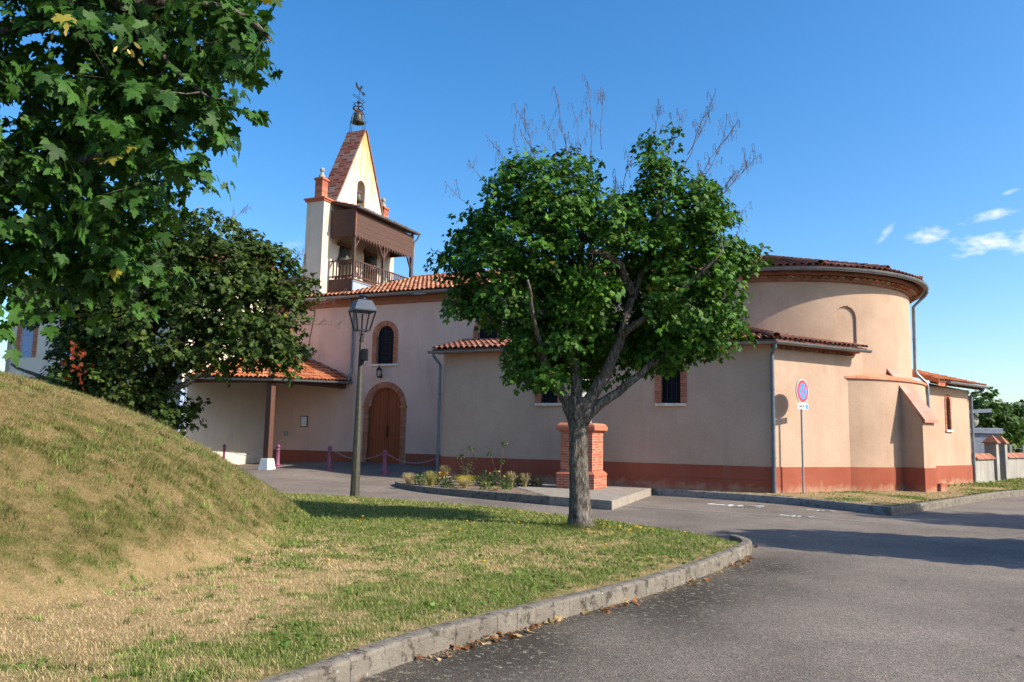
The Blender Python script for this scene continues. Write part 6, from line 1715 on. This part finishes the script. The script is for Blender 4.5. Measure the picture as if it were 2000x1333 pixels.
def shrub(x, y, h, r, c0, c1, n, label, flowers=None, stems=(), nfl=24):
    z = bedz(x, y); t = thing('shrub', label, 'shrub', (x, y, z), 'small shrubs in the planting bed')
    m = MB(); ends = []
    for k in range(9):
        a = random.uniform(0, 6.28); q = random.uniform(.2, .9)*r
        e = Vector((x+q*math.cos(a), y+q*math.sin(a), z+h*random.uniform(.5, .95))); m.tube([(x, y, z-.03), ((x+e.x)/2, (y+e.y)/2, z+h*.4), e], [.008, .006, .003], 5, False)
    pts = []
    for dx, hh in stems:
        e = Vector((x+dx, y+random.uniform(-.05, .05), z+hh)); m.tube([(x, y, z), (x+dx*.4, y, z+hh*.5), e], [.008, .006, .004], 5, False)
        pts.append(np.array(e[:])+RNG.normal(0, .05, (26, 3)))
    m.build('stem', M['twig'], t, recalc=False)
    d = unit(RNG.normal(size=(n, 3))); d[:, 2] = np.abs(d[:, 2]); P = np.array([x, y, z])+d*np.array([r, r, h])*RNG.uniform(.45, 1, (n, 1))
    if pts: P = np.concatenate([P]+pts); d = np.concatenate([d]+[RNG.normal(0, .6, (26, 3))+np.array([0, 0, .3])]*len(pts))
    k = len(P); tt = RNG.random(k)[:, None]; c = np.array(c0)*(1-tt)+np.array(c1)*tt
    scatter_leaves('foliage', M['petal'], t, P, d+RNG.normal(0, .5, (k, 3)), d+np.array([0, 0, .8])+RNG.normal(0, .4, (k, 3)), RNG.uniform(.045, .085, k), c, [(0, 0), (.22, .25), (.26, .55), (.12, .85), (0, 1)])
    if flowers is not None:
        q = RNG.normal(size=(nfl, 3)); q[:, 2] = np.abs(q[:, 2])+.4; q = unit(q); P = np.array([x, y, z])+q*np.array([r, r, h])*1.03
        scatter_leaves('flowers', M['petal'], t, P, q+RNG.normal(0, .8, (nfl, 3)), q, RNG.uniform(.035, .06, nfl), np.tile(np.array([flowers]), (nfl, 1))*RNG.uniform(.7, 1.2, (nfl, 1)), [(0, 0), (.4, .1), (.5, .5), (.3, .9), (0, 1)])
BLD0, BLD1 = (.42, .33, .17), (.55, .46, .27)
GRN0, GRN1 = (.05, .11, .02), (.12, .20, .04)
tuft(-2.95, 23.75, .42, .24, BLD0, BLD1, 260, 'blond feathery grass tuft at the rounded end of the planting bed')
tuft(-2.25, 23.25, .52, .30, (.16, .20, .05), (.36, .32, .13), 260, 'green and straw coloured grass tuft beside orange flowers')
tuft(-2.05, 25.6, .62, .22, (.26, .21, .10), (.34, .28, .15), 200, 'dim upright grass tuft by the downpipe foot')
tuft(-1.30, 23.4, .40, .42, (.36, .30, .03), (.52, .46, .07), 300, 'bright yellow arching grass in the middle of the bed')
tuft(-1.22, 22.35, .34, .20, (.34, .27, .13), (.44, .36, .2), 200, 'small beige grass tuft in front of the yellow grass')
tuft(.06, 23.4, .55, .17, (.30, .25, .13), (.42, .35, .20), 220, 'narrow beige grass tuft against the red plinth')
tuft(.45, 23.5, .50, .20, (.30, .24, .13), (.38, .31, .18), 200, 'fluffy brownish grass tuft second from the pedestal')
tuft(-.35, 21.6, .16, .16, (.36, .26, .15), (.46, .36, .2), 140, 'tiny dried grass clump near the kerb')
tuft(.88, 23.8, .36, .26, (.20, .19, .08), (.30, .26, .12), 180, 'dull low grass clump closest to the brick pedestal')
shrub(-2.62, 23.6, .34, .2, GRN0, (.16, .26, .05), 160, 'fresh green little shrub next to the blond grass')
shrub(-1.92, 23.6, .36, .3, GRN0, GRN1, 260, 'low shrub dotted with orange flowers', (.55, .25, .03), nfl=50)
shrub(-1.72, 22.65, .30, .18, (.04, .08, .02), (.10, .16, .05), 150, 'small dark shrub with pale tips close to the kerb', (.40, .36, .40), nfl=14)
shrub(-1.35, 25.4, .75, .26, (.03, .06, .015), (.06, .11, .03), 160, 'tall dark rose like shrub against the aisle wall', stems=((.12, 1.05), (-.2, .8), (.25, .75)))
shrub(-.72, 23.7, .42, .26, (.03, .07, .015), (.06, .11, .025), 220, 'dense dark green shrub between yellow grass and tall rose')
shrub(-.28, 23.3, .46, .42, (.035, .085, .018), (.07, .118, .026), 340, 'large low rose bush with two tall leafy shoots', (.5, .38, .06), stems=((-.30, .98), (.10, 1.22), (.02, .74)), nfl=12)
shrub(-.66, 22.0, .26, .16, (.08, .118, .026), (.16, .24, .06), 130, 'small pale green plant with reddish flowers in the front row', (.40, .16, .08), nfl=10)
shrub(-.08, 22.3, .2, .16, GRN0, GRN1, 120, 'tiny green plant on bare soil in front of the rose bush')
shrub(.24, 23.6, .34, .2, (.03, .06, .015), (.06, .10, .025), 150, 'dark low plant between the two beige grasses')
shrub(.66, 23.9, .26, .2, (.03, .06, .015), (.06, .10, .025), 130, 'dark flat plant under the wall near the pedestal')

# ------------------------------------------------------------------ grass blades, weeds and litter
def grass_field(name, n, region, hf, inside, lmin, lmax, wid, lawn=True, dark=1.0):
    x = RNG.uniform(region[0], region[1], n); y = RNG.uniform(region[2], region[3], n)
    k = inside(x, y); x, y = x[k], y[k]; n = len(x)
    r1, r2 = RNG.random(n), RNG.random(n)
    if lawn: c, f, onm = turf_rgb(x, y, r1, r2)
    else:
        f = sstep(fbm(x, y, .9, 61, 5)*.6+fbm(x, y, 5, 65, 3)*.4+.14*sstep(y, 28, 33)-.03+(r2-.5)*.25, .45, .62); onm = np.zeros(n)
        c = STRAW*.85*(1-f[:, None])+(GREEN*(1-r1[:, None])+GREEN2*r1[:, None])*f[:, None]
    z = hf(x, y)
    z = z[0] if isinstance(z, tuple) else z
    L = (lmin+(lmax-lmin)*RNG.random(n)**2)*(.85+.2*f)*(1+.3*onm)*(.6+.8*fbm(x, y, 1.7, 71, 3))*(1+.7*onm*sstep(fbm(x, y, 3.1, 171, 3), .55, .72))
    a = RNG.random(n)*2*np.pi; lean = RNG.uniform(.35, 1.35, n)*(1.15-.4*f)
    if lawn: a = np.where(onm > .5, np.arctan2(y-MC[1], x-MC[0])+RNG.normal(0, .9, n), a)
    d = np.stack([np.cos(a)*np.sin(lean), np.sin(a)*np.sin(lean), np.cos(lean)], 1)
    s = np.stack([-np.sin(a+RNG.normal(0, .6, n)), np.cos(a), np.zeros(n)], 1)
    p = np.stack([x, y, z-.006], 1); w = (wid*RNG.uniform(.6, 1.4, n)*(1+.5*f))[:, None]
    mid = p+d*L[:, None]*.55; tipp = p+d*L[:, None]-np.array([0, 0, 1])*(L*.22*lean)[:, None]
    V = np.stack([p-s*w, p+s*w, mid+s*w*.7, mid-s*w*.7, tipp], 1).reshape(-1, 3)
    i = (np.arange(n)*5)[:, None]
    Fc = np.concatenate([i+np.array([[0, 1, 2]]), i+np.array([[0, 2, 3]]), i+np.array([[3, 2, 4]])])
    c = c*RNG.uniform(.75, 1.25, (n, 1))*dark
    return V, Fc, np.repeat(c, 5, axis=0)
def in_view(x, y, marg=.72): return (np.abs(x) < marg*y+.5)
def ins_lawn(x, y):
    k = in_poly(x, y, LAWN) & in_view(x, y)
    kd = dist_path(x[k], y[k], KERB)
    kk = k.copy(); kk[k] = kd > .17
    return kk
parts = []
for n, reg, l0, l1, w in ((620000, (-6.5, 3.8, 3.6, 9.0), .022, .07, .0014), (420000, (-9.5, 3.9, 9.0, 14.0), .025, .075, .0023), (200000, (-14, 3.8, 14.0, 22.0), .03, .08, .004)):
    parts.append(grass_field("g", n, reg, lawn_h, ins_lawn, l0, l1, w))
def joinp(ps):
    V, Fc, C = [], [], []; o = 0
    for v, f, c in ps: V.append(v); Fc.append(f+o); C.append(c); o += len(v)
    return np.concatenate(V), np.concatenate(Fc), np.concatenate(C)
V, Fc, C = joinp(parts)
tag(np_mesh('grass', V, Fc, M['grassmat'], None, C), 'short dry grass with green patches covering lawn and mound', None, None, 'stuff')
V, Fc, C = grass_field('g', 90000, (4.5, 22, 19, 31.5), verge_h, lambda x, y: in_poly(x, y, VERGE) & (np.minimum(dist_path(x, y, CK), dist_path(x, y, RK)) > .05) & (np.hypot(x-AC.x, y-AC.y) > 5.35), .02, .085, .006, False)
tag(np_mesh('verge_grass', V, Fc, M['grassmat'], None, C), 'dry grass strip along the foot of the church wall', None, None, 'stuff')
V, Fc, C = grass_field('g', 60000, (15, 34, 28, 52), verge_h, lambda x, y: in_poly(x, y, VERGE) & in_view(x, y) & (dist_path(x, y, RK) > .05), .05, .16, .012, False)
tag(np_mesh('meadow_grass', V, Fc, M['grassmat'], None, C), 'green grass round the cemetery wall', None, None, 'stuff')
# broad leaved weeds in the green patches
n = 26000; x = RNG.uniform(-6, 3.7, n); y = RNG.uniform(3.7, 14.5, n); k = ins_lawn(x, y); x, y = x[k], y[k]
f, onm = turf_cols(x, y); cl_ = fbm(x, y, 2.2, 123, 3)
k = (f > .55) & (cl_ > .50) & (RNG.random(len(x)) < .95-.55*onm); x, y = x[k], y[k]; n = len(x)
P = np.stack([x, y, lawn_h(x, y)+RNG.uniform(.004, .03, n)], 1)
a = RNG.random(n)*6.28
tag(scatter_leaves('weeds', M['petal'], None, P, np.stack([np.cos(a), np.sin(a), RNG.uniform(-.1, .7, n)], 1), np.array([[0, 0, 1.]])+RNG.normal(0, .35, (n, 3)), RNG.uniform(.025, .06, n), (np.array([[.10, .20, .03]])*(1-RNG.random((n, 1))*.35)+np.array([[.05, .05, .01]])*RNG.random((n, 1))), [(0, 0), (.25, .2), (.36, .55), (.2, .88), (0, 1)]), 'low broad leaved weeds in the lawn', None, None, 'stuff')
# separate green tufts on mound and lawn
def tufts(n, reg, cond, h, per):
    x = RNG.uniform(reg[0], reg[1], n); y = RNG.uniform(reg[2], reg[3], n); k = ins_lawn(x, y); x, y = x[k], y[k]; k = cond(x, y); x, y = x[k], y[k]; n = len(x)
    sz = RNG.uniform(.5, 1.3, n); x = np.repeat(x, per)+RNG.normal(0, .035, n*per)*np.repeat(sz, per); y = np.repeat(y, per)+RNG.normal(0, .035, n*per)*np.repeat(sz, per)
    z = lawn_h(x, y); z = z[0] if isinstance(z, tuple) else z
    N = n*per; a = RNG.random(N)*6.28; le = RNG.uniform(.1, .9, N); L = (h*RNG.uniform(.5, 1.2, N)*np.repeat(sz, per))[:, None]
    d = np.stack([np.cos(a)*np.sin(le), np.sin(a)*np.sin(le), np.cos(le)], 1); s = np.stack([-np.sin(a), np.cos(a), a*0], 1)*(.0022+.0002*y[:, None])
    p = np.stack([x, y, z-.005], 1); V = np.stack([p-s, p+s, p+d*L*.55+s*.7, p+d*L*.55-s*.7, p+d*L-np.array([0, 0, 1])*L*.15*le[:, None]], 1).reshape(-1, 3)
    i = (np.arange(N)*5)[:, None]; Fc = np.concatenate([i+np.array([[0, 1, 2]]), i+np.array([[0, 2, 3]]), i+np.array([[3, 2, 4]])])
    c = np.repeat((np.array([[.13, .23, .04]])*(1-RNG.random((n, 1)))+np.array([[.20, .24, .07]])*RNG.random((n, 1)))*RNG.uniform(.7, 1.1, (n, 1)), per, axis=0)*RNG.uniform(.8, 1.2, (N, 1))
    return V, Fc, np.repeat(c, 5, axis=0)
tp_ = [tufts(2600, (-14, -2.8, 4, 19), lambda x, y: (fbm(x, y, .8, 205, 3) > .47) & (mound_h(x, y)[1] < 1.05), .085, 24),
       tufts(1500, (-5, 3.8, 4, 14), lambda x, y: (fbm(x, y, .9, 211, 3) > .5) & (mound_h(x, y)[1] >= 1.0), .055, 22)]
V, Fc, C = joinp(tp_)
tag(np_mesh('green_tufts', V, Fc, M['grassmat'], None, C), 'scattered green grass tufts on mound and lawn', None, None, 'stuff')
# taller tufts round the trunk and at the lawn edge
n = 900; a = RNG.random(n)*6.28; r = .25+RNG.random(n)**2*.35; x = T0[0]+r*np.cos(a); y = T0[1]+r*np.sin(a)
z = lawn_h(x, y); Vb = []; L = RNG.uniform(.05, .16, n)
d = np.stack([np.cos(a)*.4+RNG.normal(0, .3, n), np.sin(a)*.4+RNG.normal(0, .3, n), np.ones(n)], 1); s = np.stack([-np.sin(a), np.cos(a), a*0], 1)*.005
p = np.stack([x, y, z-.01], 1); V = np.stack([p-s, p+s, p+d*L[:, None]], 1).reshape(-1, 3); Fc = np.arange(n*3).reshape(n, 3)
tag(np_mesh('trunk_grass', V, Fc, M['grassmat'], None, np.repeat((GREEN*(.5+.5*RNG.random((n, 1)))), 3, axis=0)), 'longer grass round the foot of the maple', None, None, 'stuff')
# dandelions
n = 34; x = np.concatenate([RNG.normal(1.9, .5, 18), RNG.uniform(-3, 3, 16)]); y = np.concatenate([RNG.normal(13.4, .25, 18), RNG.uniform(9, 16, 16)])
k = in_poly(x, y, LAWN); x, y = x[k], y[k]; n = len(x)
m = MB()
for a, b in zip(x, y):
    zz = float(lawn_h(np.array([a]), np.array([b]))[0]); m.lathe((a, b, zz+.06), [(.004, 0), (.02, .008), (.02, .014), (.006, .02)], 8); m.tube([(a, b, zz-.01), (a, b, zz+.06)], .003, 4)
M['dandelion'] = plain('dandelion_yellow', (.62, .38, .02), .8)
tag(m.build('dandelions', M['dandelion']), 'yellow flower heads dotted in the lawn', None, None, 'stuff')
# dry leaves and straw along the kerb
n = 240; t = RNG.random(n)**1.0; kp = np.array([q[:2] for q in resample(KERB[2:-3], .05)]); i = (t*(len(kp)-2)).astype(int)
tn = kp[i+1]-kp[i]; tn = tn/np.linalg.norm(tn, axis=1, keepdims=True); nr = np.stack([tn[:, 1], -tn[:, 0]], 1)
q = kp[i]+nr*(.02+.16*RNG.random((n, 1))**2)
cl_ = fbm(q[:, 0], q[:, 1], 1.6, 12, 2); k = (cl_ > .52); q = q[k]; n = len(q)
P = np.stack([q[:, 0], q[:, 1], road_h(q[:, 0], q[:, 1])+RNG.uniform(.004, .03, n)], 1)
c = np.where(RNG.random((n, 1)) < .65, np.array([[.26, .11, .045]]), np.array([[.42, .30, .16]]))*RNG.uniform(.6, 1.2, (n, 1))
tag(scatter_leaves('leaf_litter', M['petal'], None, P, RNG.normal(size=(n, 3))*np.array([1, 1, .35]), np.array([[0, 0, 1.]])+RNG.normal(0, .5, (n, 3)), RNG.uniform(.025, .075, n), c, LEAF_A, .5, -.4), 'dry brown leaves and straw in the gutter along the lawn kerb', None, None, 'stuff')
n = 5200; t = RNG.random(n); kp = np.array([q[:2] for q in resample(KERB[1:], .05)]); i = (t*(len(kp)-2)).astype(int)
tn = kp[i+1]-kp[i]; tn = tn/np.linalg.norm(tn, axis=1, keepdims=True); nr = np.stack([tn[:, 1], -tn[:, 0]], 1)
q = kp[i]+nr*(.005+.12*RNG.random((n, 1))**2); k = fbm(q[:, 0], q[:, 1], 2.2, 15, 3) > .42; q = q[k]; n = len(q)
a = RNG.random(n)*6.28; L = RNG.uniform(.01, .05, n)[:, None]; d = np.stack([np.cos(a), np.sin(a), RNG.uniform(0, .35, n)], 1); s = np.stack([-np.sin(a), np.cos(a), a*0], 1)*.0018
p = np.stack([q[:, 0], q[:, 1], road_h(q[:, 0], q[:, 1])+.005], 1); V = np.stack([p-s, p+s, p+d*L], 1).reshape(-1, 3)
tag(np_mesh('straw_litter', V, np.arange(n*3).reshape(n, 3), M['grassmat'], None, np.repeat(STRAW*RNG.uniform(.5, 1.15, (n, 1)), 3, axis=0)), 'straw and grit in the gutter along the lawn kerb', None, None, 'stuff')
